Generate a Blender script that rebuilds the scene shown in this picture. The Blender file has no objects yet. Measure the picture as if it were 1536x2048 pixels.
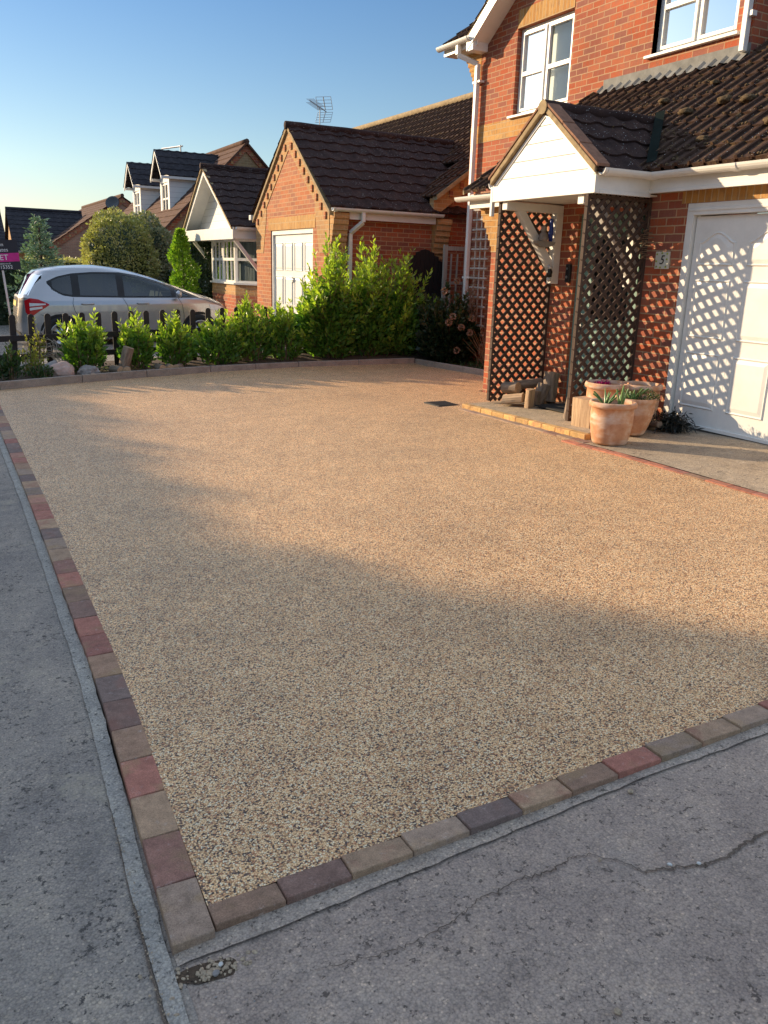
import bpy, bmesh, math, random
import numpy as np
from mathutils import Vector, Matrix, noise
random.seed(7); rng = np.random.default_rng(7)
R = math.radians
scn = bpy.context.scene
C = scn.collection

# ---------------------------------------------------------------- camera
H = 1.6
f_px, pit, rol, yaw = 1661.9, .283766, .0308385, -.493658
cp, sp = math.cos(pit), math.sin(pit)
R0 = np.array([[1, 0, 0], [0, -sp, -cp], [0, cp, -sp]])
Rr = np.array([[math.cos(rol), -math.sin(rol), 0], [math.sin(rol), math.cos(rol), 0], [0, 0, 1]])
Wa = np.array([[math.cos(yaw), math.sin(yaw), 0], [-math.sin(yaw), math.cos(yaw), 0], [0, 0, 1]])
RM = Rr @ R0 @ Wa
cam_d = bpy.data.cameras.new('camera'); cam = bpy.data.objects.new('camera', cam_d); C.objects.link(cam)
m = Matrix.Identity(4)
for i in range(3):
    m[i][0] = RM[0][i]; m[i][1] = -RM[1][i]; m[i][2] = -RM[2][i]
m[2][3] = H
cam.matrix_world = m
cam_d.sensor_fit = 'VERTICAL'; cam_d.sensor_height = 24; cam_d.lens = 24 * f_px / 2048
cam_d.clip_start = .05; cam_d.clip_end = 2000
scn.camera = cam

# ---------------------------------------------------------------- sky + sun
SD = Vector((-.568, .823, .285)).normalized()          # towards the sun
w = bpy.data.worlds.new("World"); scn.world = w; w.use_nodes = True
nt = w.node_tree
sky = nt.nodes.new('ShaderNodeTexSky'); sky.sky_type = 'NISHITA'; sky.sun_disc = False
sky.sun_elevation = math.asin(SD.z); sky.sun_rotation = math.atan2(SD.x, SD.y)
sky.air_density = 1.0; sky.dust_density = .3; sky.ozone_density = 1.5; sky.altitude = 0
bg = nt.nodes['Background']; bg.inputs[1].default_value = .15
# elevation grade: low sky darkened, overhead brightened and warmed to lift ambient light
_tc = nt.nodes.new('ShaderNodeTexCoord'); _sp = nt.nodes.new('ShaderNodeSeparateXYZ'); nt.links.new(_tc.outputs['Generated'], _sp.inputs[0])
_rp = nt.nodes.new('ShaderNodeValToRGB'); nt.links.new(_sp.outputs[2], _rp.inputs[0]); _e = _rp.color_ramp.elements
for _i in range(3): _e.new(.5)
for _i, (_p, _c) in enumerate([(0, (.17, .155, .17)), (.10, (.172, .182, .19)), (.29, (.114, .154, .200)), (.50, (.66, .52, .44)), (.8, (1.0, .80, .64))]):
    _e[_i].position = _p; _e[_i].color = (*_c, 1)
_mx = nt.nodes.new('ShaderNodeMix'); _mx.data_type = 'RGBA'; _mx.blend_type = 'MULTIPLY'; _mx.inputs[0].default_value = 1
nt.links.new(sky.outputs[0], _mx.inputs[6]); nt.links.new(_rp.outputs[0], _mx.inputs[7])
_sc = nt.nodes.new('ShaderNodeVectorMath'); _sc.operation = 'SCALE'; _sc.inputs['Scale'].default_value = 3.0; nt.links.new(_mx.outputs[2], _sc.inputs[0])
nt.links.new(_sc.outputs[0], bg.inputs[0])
sl = bpy.data.lights.new('sun', 'SUN'); sl.energy = 4.8; sl.angle = R(.6); sl.color = (1, .77, .49)
so = bpy.data.objects.new('sun', sl); C.objects.link(so); so.rotation_euler = SD.to_track_quat('Z', 'Y').to_euler(); so.location = (-5, 5, 12)
scn.view_settings.view_transform = 'Standard'; scn.view_settings.look = 'None'
scn.view_settings.exposure = .72; scn.view_settings.gamma = 1
scn.render.resolution_x = 768; scn.render.resolution_y = 1024

# ---------------------------------------------------------------- tagging
def tag(o, label=None, cat=None, group=None, kind=None):
    if label: o['label'] = label
    if cat: o['category'] = cat
    if group: o['group'] = group
    if kind: o['kind'] = kind
    return o
def thing(name, label, cat, loc=(0, 0, 0), group=None, rz=0):
    o = bpy.data.objects.new(name, None); C.objects.link(o); o.location = loc; o.rotation_euler = (0, 0, rz)
    o.empty_display_size = .2
    return tag(o, label, cat, group)

# ---------------------------------------------------------------- mesh builder
class MB:
    def __init__(s): s.v = []; s.f = []; s.mi = []
    def add(s, vs, fs, mi=0):
        b = len(s.v); s.v += [tuple(p) for p in vs]; s.f += [tuple(b + i for i in f) for f in fs]; s.mi += [mi] * len(fs); return s
    def quad(s, a, b, c, d, mi=0): return s.add([a, b, c, d], [(0, 1, 2, 3)], mi)
    def poly(s, pts, mi=0): return s.add(pts, [tuple(range(len(pts)))], mi)
    def box(s, x0, x1, y0, y1, z0, z1, mi=0):
        x0, x1 = min(x0, x1), max(x0, x1); y0, y1 = min(y0, y1), max(y0, y1); z0, z1 = min(z0, z1), max(z0, z1)
        vs = [(x0, y0, z0), (x1, y0, z0), (x1, y1, z0), (x0, y1, z0), (x0, y0, z1), (x1, y0, z1), (x1, y1, z1), (x0, y1, z1)]
        return s.add(vs, [(3, 2, 1, 0), (4, 5, 6, 7), (0, 1, 5, 4), (1, 2, 6, 5), (2, 3, 7, 6), (3, 0, 4, 7)], mi)
    def beam(s, a, b, w, h, up=(0, 0, 1), mi=0):
        a = Vector(a); b = Vector(b); d = (b - a).normalized(); u = Vector(up); sd = d.cross(u).normalized(); u = sd.cross(d).normalized()
        vs = []
        for p in (a, b):
            for i, j in ((-1, -1), (1, -1), (1, 1), (-1, 1)): vs.append(p + sd * (i * w / 2) + u * (j * h / 2))
        return s.add(vs, [(0, 1, 2, 3), (7, 6, 5, 4), (0, 4, 5, 1), (1, 5, 6, 2), (2, 6, 7, 3), (3, 7, 4, 0)], mi)
    def prism(s, prof, o, ax, ay, ext, mi=0):
        """profile [(a,b)] in axes ax, ay from origin o, extruded by vector ext"""
        o = Vector(o); ax = Vector(ax); ay = Vector(ay); e = Vector(ext); n = len(prof)
        p0 = [o + ax * a + ay * b for a, b in prof]; p1 = [p + e for p in p0]
        fs = [tuple(range(n)), tuple(range(2 * n - 1, n - 1, -1))]
        fs += [(i, i + n, (i + 1) % n + n, (i + 1) % n) for i in range(n)]
        return s.add(p0 + p1, fs, mi)
    def tube(s, pts, r, n=8, mi=0, caps=True):
        pts = [Vector(p) for p in pts]; k = len(pts); rs = r if isinstance(r, (list, tuple)) else [r] * k
        vs = []; pu = None
        for i, p in enumerate(pts):
            d = (pts[min(i + 1, k - 1)] - pts[max(i - 1, 0)]).normalized()
            u = pu if pu is not None else (Vector((0, 0, 1)) if abs(d.z) < .9 else Vector((1, 0, 0)))
            sd = d.cross(u).normalized(); u = sd.cross(d).normalized(); pu = u
            for j in range(n):
                a = 2 * math.pi * j / n; vs.append(p + (sd * math.cos(a) + u * math.sin(a)) * rs[i])
        fs = [(i * n + j, i * n + (j + 1) % n, (i + 1) * n + (j + 1) % n, (i + 1) * n + j) for i in range(k - 1) for j in range(n)]
        if caps: fs += [tuple(range(n - 1, -1, -1)), tuple((k - 1) * n + j for j in range(n))]
        return s.add(vs, fs, mi)
    def lathe(s, prof, c=(0, 0, 0), n=32, mi=0):
        vs = []
        for r, z in prof:
            for j in range(n):
                a = 2 * math.pi * j / n; vs.append((c[0] + r * math.cos(a), c[1] + r * math.sin(a), c[2] + z))
        fs = [(i * n + j, i * n + (j + 1) % n, (i + 1) * n + (j + 1) % n, (i + 1) * n + j) for i in range(len(prof) - 1) for j in range(n)]
        return s.add(vs, fs, mi)
    def build(s, name, mats, parent=None, smooth=False, bevel=0, loc=None, normals=True):
        me = bpy.data.meshes.new(name); me.from_pydata(s.v, [], s.f)
        if not isinstance(mats, (list, tuple)): mats = [mats]
        for mt in mats: me.materials.append(mt)
        if len(mats) > 1: me.polygons.foreach_set('material_index', s.mi)
        if normals:
            bm = bmesh.new(); bm.from_mesh(me); bmesh.ops.recalc_face_normals(bm, faces=bm.faces); bm.to_mesh(me); bm.free()
        box_uv(me)
        if smooth:
            me.polygons.foreach_set('use_smooth', [True] * len(me.polygons))
        me.update()
        o = bpy.data.objects.new(name, me); C.objects.link(o)
        if parent is not None: o.parent = parent
        if loc is not None: o.location = loc
        if bevel:
            b = o.modifiers.new('bevel', 'BEVEL'); b.width = bevel; b.segments = 2; b.limit_method = 'ANGLE'; b.angle_limit = R(40)
        return o
def box_uv(me):
    uvl = me.uv_layers.new(name='UVMap')
    buf = np.zeros(len(me.loops) * 2)
    vs = me.vertices; lp = me.loops
    for p in me.polygons:
        n = p.normal
        if abs(n.z) > .92: t = Vector((1, 0, 0)); b = Vector((0, 1, 0))
        else:
            t = Vector((0, 0, 1)).cross(n).normalized(); 
            if (abs(t.x) > abs(t.y) and t.x < 0) or (abs(t.y) >= abs(t.x) and t.y < 0): t = -t
            b = Vector((0, 0, 1)) if abs(n.z) < .2 else n.cross(t)
            if b.z < 0: b = -b
        for li in p.loop_indices:
            co = vs[lp[li].vertex_index].co
            buf[2 * li] = co.dot(t); buf[2 * li + 1] = co.dot(b)
    uvl.data.foreach_set('uv', buf)
def walls(mb, plane, k, a0, a1, z0, z1, holes=(), depth=.1, sgn=1, mi=0, rmi=None):
    """rect wall on plane x=k ('x') or y=k ('y'), holes [(a0,a1,z0,z1)], reveals going depth*sgn"""
    A = sorted(set([a0, a1] + [h[0] for h in holes] + [h[1] for h in holes]))
    Z = sorted(set([z0, z1] + [h[2] for h in holes] + [h[3] for h in holes]))
    pt = (lambda a, z, d=0: (k + d, a, z)) if plane == 'x' else (lambda a, z, d=0: (a, k + d, z))
    for i in range(len(A) - 1):
        for j in range(len(Z) - 1):
            ca, cz = (A[i] + A[i + 1]) / 2, (Z[j] + Z[j + 1]) / 2
            if any(h[0] < ca < h[1] and h[2] < cz < h[3] for h in holes): continue
            mb.quad(pt(A[i], Z[j]), pt(A[i + 1], Z[j]), pt(A[i + 1], Z[j + 1]), pt(A[i], Z[j + 1]), mi)
    D = depth * sgn; r = mi if rmi is None else rmi
    for h in holes:
        c = [(h[0], h[2]), (h[1], h[2]), (h[1], h[3]), (h[0], h[3])]
        for q in range(4):
            p, s2 = c[q], c[(q + 1) % 4]
            mb.quad(pt(*p), pt(*s2), pt(*s2, D), pt(*p, D), r)

# ---------------------------------------------------------------- materials
def mat(name):
    m = bpy.data.materials.new(name); m.use_nodes = True; nt = m.node_tree
    b = nt.nodes['Principled BSDF']; return m, nt, b
def N(nt, t, **k):
    n = nt.nodes.new(t)
    for a, v in k.items():
        if a.startswith('i_'):
            n.inputs[int(a[2:])].default_value = v
        else: setattr(n, a, v)
    return n
def ramp(nt, fac, stops, interp='LINEAR'):
    r = N(nt, 'ShaderNodeValToRGB'); r.color_ramp.interpolation = interp
    e = r.color_ramp.elements
    while len(e) < len(stops): e.new(.5)
    for i, (p, c) in enumerate(stops):
        e[i].position = p; e[i].color = (*c, 1) if len(c) == 3 else c
    nt.links.new(fac, r.inputs[0]); return r.outputs[0]
def mixc(nt, a, b, f, mode='MIX'):
    n = N(nt, 'ShaderNodeMix', data_type='RGBA', blend_type=mode)
    for s, v in ((0, f), (6, a), (7, b)):
        if hasattr(v, 'links'): nt.links.new(v, n.inputs[s])
        elif isinstance(v, (int, float)): n.inputs[s].default_value = v
        else: n.inputs[s].default_value = (*v, 1)
    return n.outputs[2]
def coords(nt, kind='Object', scale=None):
    t = N(nt, 'ShaderNodeTexCoord'); o = t.outputs[kind]
    if scale is not None:
        mp = N(nt, 'ShaderNodeMapping'); mp.inputs['Scale'].default_value = scale; nt.links.new(o, mp.inputs[0]); o = mp.outputs[0]
    return o
def noise_t(nt, co, scale, detail=3, rough=.6, out=0):
    n = N(nt, 'ShaderNodeTexNoise'); n.inputs['Scale'].default_value = scale; n.inputs['Detail'].default_value = detail; n.inputs['Roughness'].default_value = rough
    if co is not None: nt.links.new(co, n.inputs['Vector'])
    return n.outputs[out]
def bump(nt, h, b, strength=.4, dist=.01, nrm=None):
    n = N(nt, 'ShaderNodeBump'); n.inputs['Strength'].default_value = strength; n.inputs['Distance'].default_value = dist
    nt.links.new(h, n.inputs['Height'])
    if nrm: nt.links.new(nrm, n.inputs['Normal'])
    nt.links.new(n.outputs[0], b.inputs['Normal']); return n.outputs[0]
def flat(name, col, rough=.6, nscale=8, var=.12, bmp=0, spec=.4, metal=0, bd=.003, coat=0):
    m, nt, b = mat(name); co = coords(nt)
    n = noise_t(nt, co, nscale, 4)
    c = ramp(nt, n, [(.3, tuple(x * (1 - var) for x in col)), (.7, tuple(min(1, x * (1 + var)) for x in col))])
    nt.links.new(c, b.inputs['Base Color']); b.inputs['Roughness'].default_value = rough
    b.inputs['Specular IOR Level'].default_value = spec; b.inputs['Metallic'].default_value = metal; b.inputs['Coat Weight'].default_value = coat
    if bmp: bump(nt, noise_t(nt, co, nscale * 6, 4), b, bmp, bd)
    return m
def brick(name, c1, c2, c3, mortar, soldier=False, seed=0, offs=0.0, dirt=.25):
    m, nt, b = mat(name)
    co = coords(nt, 'UV')
    mp = N(nt, 'ShaderNodeMapping'); mp.inputs['Location'].default_value = (offs + seed * 3.17, 0.02, 0); nt.links.new(co, mp.inputs[0])
    if soldier: mp.inputs['Rotation'].default_value = (0, 0, R(90))
    v = mp.outputs[0]
    # wobble
    wn = noise_t(nt, v, 22, 2, out=1); wm = N(nt, 'ShaderNodeMix', data_type='RGBA'); wm.blend_type = 'LINEAR_LIGHT'; wm.inputs[0].default_value = .0035
    nt.links.new(v, wm.inputs[6]); nt.links.new(wn, wm.inputs[7]); v2 = wm.outputs[2]
    def bt(a, bb, off=.5):
        t = N(nt, 'ShaderNodeTexBrick'); t.inputs['Scale'].default_value = 1; t.inputs['Brick Width'].default_value = .225 if not soldier else .24
        t.inputs['Row Height'].default_value = .075; t.inputs['Mortar Size'].default_value = .0065; t.inputs['Mortar Smooth'].default_value = .25; t.inputs['Bias'].default_value = 0
        t.inputs['Color1'].default_value = (*a, 1); t.inputs['Color2'].default_value = (*bb, 1); t.inputs['Mortar'].default_value = (*mortar, 1)
        t.offset = off if not soldier else 0
        nt.links.new(v2, t.inputs['Vector']); return t
    t = bt((0, 0, 0), (1, 1, 1))
    # streaky variation inside each brick
    st = coords(nt, 'UV', (34, 9, 1)); sn = noise_t(nt, st, 1.0, 2, .5)
    base = ramp(nt, t.outputs['Color'], [(0, c1), (.45, c2), (.8, c3), (1, c1)])
    base = mixc(nt, base, tuple(x * .62 + .05 for x in c2), ramp(nt, sn, [(.5, (0, 0, 0)), (.66, (.75, .75, .75))]), 'MIX')
    big = noise_t(nt, coords(nt, 'UV'), 1.3, 4)
    base = mixc(nt, base, ramp(nt, big, [(.3, (1 - dirt,) * 3), (.7, (1.0,) * 3)]), 1.0, 'MULTIPLY')
    fine = noise_t(nt, coords(nt, 'UV'), 160, 3)
    base = mixc(nt, base, ramp(nt, fine, [(.3, (.8,) * 3), (.7, (1.12,) * 3)]), 1.0, 'MULTIPLY')
    col = mixc(nt, base, mortar, t.outputs['Fac'])
    nt.links.new(col, b.inputs['Base Color']); b.inputs['Roughness'].default_value = .88; b.inputs['Specular IOR Level'].default_value = .25
    inv = N(nt, 'ShaderNodeMath', operation='MULTIPLY_ADD'); nt.links.new(t.outputs['Fac'], inv.inputs[0]); inv.inputs[1].default_value = -1; 
    nt.links.new(fine, inv.inputs[2])
    bump(nt, inv.outputs[0], b, .5, .005)
    return m
M = {}
M['brick_red'] = brick('red_brick', (.47, .105, .042), (.52, .16, .075), (.31, .115, .085), (.45, .29, .17))
M['brick_yel'] = brick('buff_brick', (.62, .33, .10), (.55, .27, .08), (.66, .38, .14), (.5, .36, .2))
M['brick_sol'] = brick('buff_soldier_brick', (.62, .33, .10), (.55, .27, .08), (.66, .38, .14), (.5, .36, .2), soldier=True)
M['brick_nb'] = brick('orange_brick', (.52, .16, .06), (.57, .22, .10), (.38, .15, .09), (.50, .31, .17), seed=2)
M['brick_far'] = brick('far_brick', (.5, .25, .16), (.52, .28, .18), (.44, .22, .15), (.5, .35, .25), seed=3)
M['brick_buff_far'] = brick('olive_brick', (.42, .28, .14), (.45, .31, .17), (.38, .25, .12), (.45, .34, .2), seed=4)
M['brick_tan'] = brick('tan_brick', (.6, .34, .14), (.56, .3, .12), (.52, .28, .13), (.5, .36, .2), seed=5)

def upvc(name='white_plastic', col=(.76, .745, .70)):
    m, nt, b = mat(name); co = coords(nt)
    n = noise_t(nt, co, 3, 5, .7); d = ramp(nt, n, [(.35, tuple(x * .9 for x in col)), (.6, col)])
    nt.links.new(d, b.inputs['Base Color']); b.inputs['Roughness'].default_value = .38; b.inputs['Specular IOR Level'].default_value = .45
    return m
M['white'] = upvc(); M['door_white'] = upvc('white_door_paint', (.78, .765, .725))
M['sill'] = flat('grey_sill', (.5, .5, .48), .5)
def boards(name, col, gap=.13):
    """white cladding boards: horizontal grooves"""
    m, nt, b = mat(name); co = coords(nt, 'UV')
    s = N(nt, 'ShaderNodeSeparateXYZ'); nt.links.new(co, s.inputs[0])
    mo = N(nt, 'ShaderNodeMath', operation='PINGPONG'); mo.inputs[1].default_value = gap / 2; nt.links.new(s.outputs[1], mo.inputs[0])
    g = ramp(nt, mo.outputs[0], [(.0, (.0,) * 3), (.006, (1,) * 3)])
    c = mixc(nt, tuple(x * .45 for x in col), col, g); nt.links.new(c, b.inputs['Base Color'])
    b.inputs['Roughness'].default_value = .4; bump(nt, g, b, .6, .006); return m
M['boards'] = boards('white_cladding', (.76, .745, .70), .15); M['boards_far'] = boards('far_white_cladding', (.7, .7, .68), .17)
def glass(name, tint=(.9, .95, .95), refl=.12):
    m, nt, b = mat(name)
    nt.nodes.remove(b); out = nt.nodes['Material Output']
    tr = N(nt, 'ShaderNodeBsdfTransparent'); tr.inputs[0].default_value = (*tint, 1)
    gl = N(nt, 'ShaderNodeBsdfGlossy'); gl.inputs['Roughness'].default_value = .015
    fr = N(nt, 'ShaderNodeFresnel'); fr.inputs[0].default_value = 1.5
    ad = N(nt, 'ShaderNodeMath', operation='ADD'); ad.inputs[1].default_value = refl; nt.links.new(fr.outputs[0], ad.inputs[0])
    mx = N(nt, 'ShaderNodeMixShader'); nt.links.new(ad.outputs[0], mx.inputs[0]); nt.links.new(tr.outputs[0], mx.inputs[1]); nt.links.new(gl.outputs[0], mx.inputs[2])
    nt.links.new(mx.outputs[0], out.inputs[0]); return m
M['glass'] = glass('window_glass', refl=.04)
M['car_glass'] = glass('tinted_car_glass', (.38, .44, .42), .05)
M['car_glass_dark'] = glass('privacy_car_glass', (.10, .115, .115), .05)
M['blind'] = flat('white_blind', (.85, .85, .82), .8, 2, .03)
def folds(name, col):
    m, nt, b = mat(name); co = coords(nt, 'UV', (26, .6, 1)); n = noise_t(nt, co, 1, 2)
    nt.links.new(ramp(nt, n, [(.35, tuple(x * .55 for x in col)), (.65, col)]), b.inputs['Base Color']); b.inputs['Roughness'].default_value = .9
    bump(nt, n, b, .8, .03); return m
M['curtain'] = folds('grey_curtain', (.33, .36, .36))
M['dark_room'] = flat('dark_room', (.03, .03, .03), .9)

def tilemat(name, base, warm, lich=.5, moss=.3):
    m, nt, b = mat(name); co = coords(nt)
    n1 = noise_t(nt, co, 5, 5, .65); c = ramp(nt, n1, [(.3, tuple(x * .6 for x in base)), (.55, base), (.75, warm)])
    n2 = noise_t(nt, co, 60, 3, .7); c = mixc(nt, c, ramp(nt, n2, [(.3, (.6,) * 3), (.7, (1.25,) * 3)]), 1, 'MULTIPLY')
    # moss: ochre
    n3 = noise_t(nt, co, 9, 6, .75); c = mixc(nt, c, (.20, .13, .055), ramp(nt, n3, [(.62 - moss * .15, (0,) * 3), (.72 - moss * .1, (.7,) * 3)]))
    vo = N(nt, 'ShaderNodeTexVoronoi'); vo.inputs['Scale'].default_value = 38; nt.links.new(co, vo.inputs[0])
    wn = noise_t(nt, co, 7, 2)
    th = N(nt, 'ShaderNodeMath', operation='MULTIPLY'); nt.links.new(wn, th.inputs[0]); th.inputs[1].default_value = lich * .5
    lt = N(nt, 'ShaderNodeMath', operation='LESS_THAN'); nt.links.new(vo.outputs['Distance'], lt.inputs[0]); nt.links.new(th.outputs[0], lt.inputs[1])
    sz = N(nt, 'ShaderNodeMath', operation='GREATER_THAN'); nt.links.new(vo.outputs['Color'], sz.inputs[0]); sz.inputs[1].default_value = .5
    ml = N(nt, 'ShaderNodeMath', operation='MULTIPLY'); nt.links.new(lt.outputs[0], ml.inputs[0]); nt.links.new(sz.outputs[0], ml.inputs[1])
    c = mixc(nt, c, (.62, .6, .57), ml.outputs[0])
    nt.links.new(c, b.inputs['Base Color']); b.inputs['Roughness'].default_value = .9; b.inputs['Specular IOR Level'].default_value = .15
    bump(nt, n2, b, .5, .006); return m
M['tile'] = tilemat('brown_tile', (.07, .038, .026), (.11, .062, .038), .42, .5)
M['tile_dark'] = tilemat('dark_tile', (.052, .030, .026), (.08, .046, .034), .5, 0)
M['tile_far'] = tilemat('far_tile', (.05, .045, .05), (.07, .06, .06), .15, 0)
M['tile_warm'] = tilemat('far_warm_tile', (.13, .07, .05), (.17, .10, .07), .1, .2)
M['mortar'] = flat('verge_mortar', (.34, .25, .14), .95, 14, .3, .5)
M['lead'] = flat('lead_flashing', (.19, .185, .17), .8, 6, .3, .4, .5)
M['darklead'] = flat('valley_lining', (.012, .018, .016), .9, 6, .2, spec=.02)
M['verge_tile'] = flat('verge_tile', (.25, .12, .07), .85, 20, .25, .3)

def resin():
    m, nt, b = mat('resin_bound_gravel'); co = coords(nt)
    vo = N(nt, 'ShaderNodeTexVoronoi'); vo.inputs['Scale'].default_value = 185; nt.links.new(co, vo.inputs[0])
    s = N(nt, 'ShaderNodeSeparateColor'); nt.links.new(vo.outputs['Color'], s.inputs[0])
    c = ramp(nt, s.outputs[0], [(0, (.10, .07, .06)), (.12, (.34, .215, .14)), (.22, (.84, .495, .24)), (.42, (1.0, .645, .335)), (.62, (1.0, .71, .405)), (.8, (1.0, .84, .58)), (.90, (.60, .28, .14)), (1, (1.0, .92, .78))], 'CONSTANT')
    dk = ramp(nt, vo.outputs['Distance'], [(.36, (1,) * 3), (.74, (.36, .28, .20))])
    c = mixc(nt, c, dk, .9, 'MULTIPLY')
    n = noise_t(nt, co, .9, 6, .7); c = mixc(nt, c, ramp(nt, n, [(.3, (.80, .80, .80)), (.5, (.95, .94, .92)), (.7, (1.05, 1.03, .99))]), 1, 'MULTIPLY')
    n = noise_t(nt, co, 5, 4, .7); c = mixc(nt, c, ramp(nt, n, [(.3, (.86, .85, .84)), (.65, (1.05, 1.04, 1.02))]), 1, 'MULTIPLY')
    nt.links.new(c, b.inputs['Base Color'])
    b.inputs['Roughness'].default_value = .55; b.inputs['Specular IOR Level'].default_value = .4
    iv = N(nt, 'ShaderNodeMath', operation='MULTIPLY'); iv.inputs[1].default_value = -1; nt.links.new(vo.outputs['Distance'], iv.inputs[0])
    bump(nt, iv.outputs[0], b, .7, .003); return m
M['resin'] = resin()
def asphalt(name, base, tintc, stone=(.42, .38, .33), pits=.5, warm=.5, sc=1.0):
    m, nt, b = mat(name); co = coords(nt)
    big = noise_t(nt, co, .9, 6, .7); med = noise_t(nt, co, 7, 8, .75); fine = noise_t(nt, co, 190 * sc, 3, .8)
    c = ramp(nt, big, [(.36, base), (.62, tintc)])
    c = mixc(nt, c, ramp(nt, med, [(.3, (.70,) * 3), (.5, (1,) * 3), (.72, (1.22, 1.19, 1.12))]), 1, 'MULTIPLY')
    vo = N(nt, 'ShaderNodeTexVoronoi'); vo.inputs['Scale'].default_value = 150 * sc; nt.links.new(co, vo.inputs[0])
    s = N(nt, 'ShaderNodeSeparateColor'); nt.links.new(vo.outputs['Color'], s.inputs[0])
    c = mixc(nt, c, ramp(nt, s.outputs[0], [(0, (.78, .79, .82)), (.5, (1, 1, 1)), (.95, (1.12, 1.1, 1.06)), (.985, (1.5, 1.45, 1.35))]), .8, 'MULTIPLY')
    c = mixc(nt, c, ramp(nt, vo.outputs['Distance'], [(.4, (1,) * 3), (.8, (.62,) * 3)]), .8, 'MULTIPLY')
    c = mixc(nt, c, ramp(nt, fine, [(.25, (.7,) * 3), (.5, (1,) * 3), (.75, (1.25,) * 3)]), 1, 'MULTIPLY')
    pl = noise_t(nt, co, 2.3, 9, .78); c = mixc(nt, c, stone, ramp(nt, pl, [(.56, (0,) * 3), (.66, (.55 * warm,) * 3), (.72, (.9 * warm,) * 3)]))
    # irregular pits and open texture
    pn = noise_t(nt, co, 46 * sc, 3, .75); dens = noise_t(nt, co, 3.1, 3, .6)
    th = N(nt, 'ShaderNodeMath', operation='MULTIPLY_ADD'); nt.links.new(dens, th.inputs[0]); th.inputs[1].default_value = .34 * pits; nt.links.new(pn, th.inputs[2])
    pit = ramp(nt, th.outputs[0], [(.60 + .17 * pits, (0,) * 3), (.66 + .17 * pits, (1,) * 3)])
    c = mixc(nt, c, tuple(x * .34 for x in base), pit)
    nt.links.new(c, b.inputs['Base Color']); b.inputs['Roughness'].default_value = .85; b.inputs['Specular IOR Level'].default_value = .3
    su = N(nt, 'ShaderNodeMath', operation='SUBTRACT'); nt.links.new(fine, su.inputs[0]); nt.links.new(pit, su.inputs[1])
    n1 = bump(nt, su.outputs[0], b, .55, .004)
    iv = N(nt, 'ShaderNodeMath', operation='MULTIPLY'); iv.inputs[1].default_value = -1; nt.links.new(vo.outputs['Distance'], iv.inputs[0])
    n2 = bump(nt, iv.outputs[0], b, .35, .003, n1); bump(nt, med, b, .5, .025, n2); return m
M['asphalt_l'] = asphalt('worn_asphalt', (.27, .23, .20), (.38, .315, .255), stone=(.52, .43, .29), pits=.9, warm=.8)
M['asphalt_r'] = asphalt('pavement_asphalt', (.37, .28, .225), (.46, .355, .28), pits=.45, warm=.25)
M['concrete_strip'] = asphalt('haunch_concrete', (.34, .30, .26), (.44, .39, .33), pits=.3)
M['haunch'] = asphalt('mortar_haunch', (.42, .33, .26), (.50, .40, .32), pits=.1)
M['concrete'] = asphalt('apron_concrete', (.36, .28, .20), (.46, .37, .27), stone=(.6, .5, .4), pits=.5, sc=.9)
M['slab'] = asphalt('porch_slab', (.42, .32, .21), (.5, .38, .26), pits=.1)
M['kerbc'] = asphalt('kerb_concrete', (.34, .27, .22), (.42, .34, .28), pits=.05, sc=2)
M['crack'] = asphalt('crack_dirt', (.14, .10, .075), (.20, .15, .11), pits=.3, sc=2)
M['soil'] = asphalt('bed_soil', (.07, .045, .03), (.12, .08, .05), pits=.4)
def gravel_m():
    m, nt, b = mat('loose_gravel'); co = coords(nt)
    vo = N(nt, 'ShaderNodeTexVoronoi'); vo.inputs['Scale'].default_value = 38; nt.links.new(co, vo.inputs[0])
    s = N(nt, 'ShaderNodeSeparateColor'); nt.links.new(vo.outputs['Color'], s.inputs[0])
    c = ramp(nt, s.outputs[0], [(0, (.22, .19, .16)), (.4, (.38, .33, .28)), (.8, (.5, .44, .38))])
    c = mixc(nt, c, ramp(nt, vo.outputs['Distance'], [(.3, (1,) * 3), (.7, (.35,) * 3)]), 1, 'MULTIPLY')
    nt.links.new(c, b.inputs['Base Color']); b.inputs['Roughness'].default_value = .9
    iv = N(nt, 'ShaderNodeMath', operation='MULTIPLY'); iv.inputs[1].default_value = -1; nt.links.new(vo.outputs['Distance'], iv.inputs[0]); bump(nt, iv.outputs[0], b, 1, .02); return m
M['gravel'] = gravel_m()
BC = {'red': (.40, .17, .125), 'red2': (.37, .19, .14), 'purple': (.28, .17, .13), 'grey': (.33, .235, .175), 'tan': (.40, .265, .17), 'char': (.25, .175, .145), 'mix': (.34, .21, .14), 'brick': (.42, .17, .11), 'yel': (.62, .38, .15)}
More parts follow.
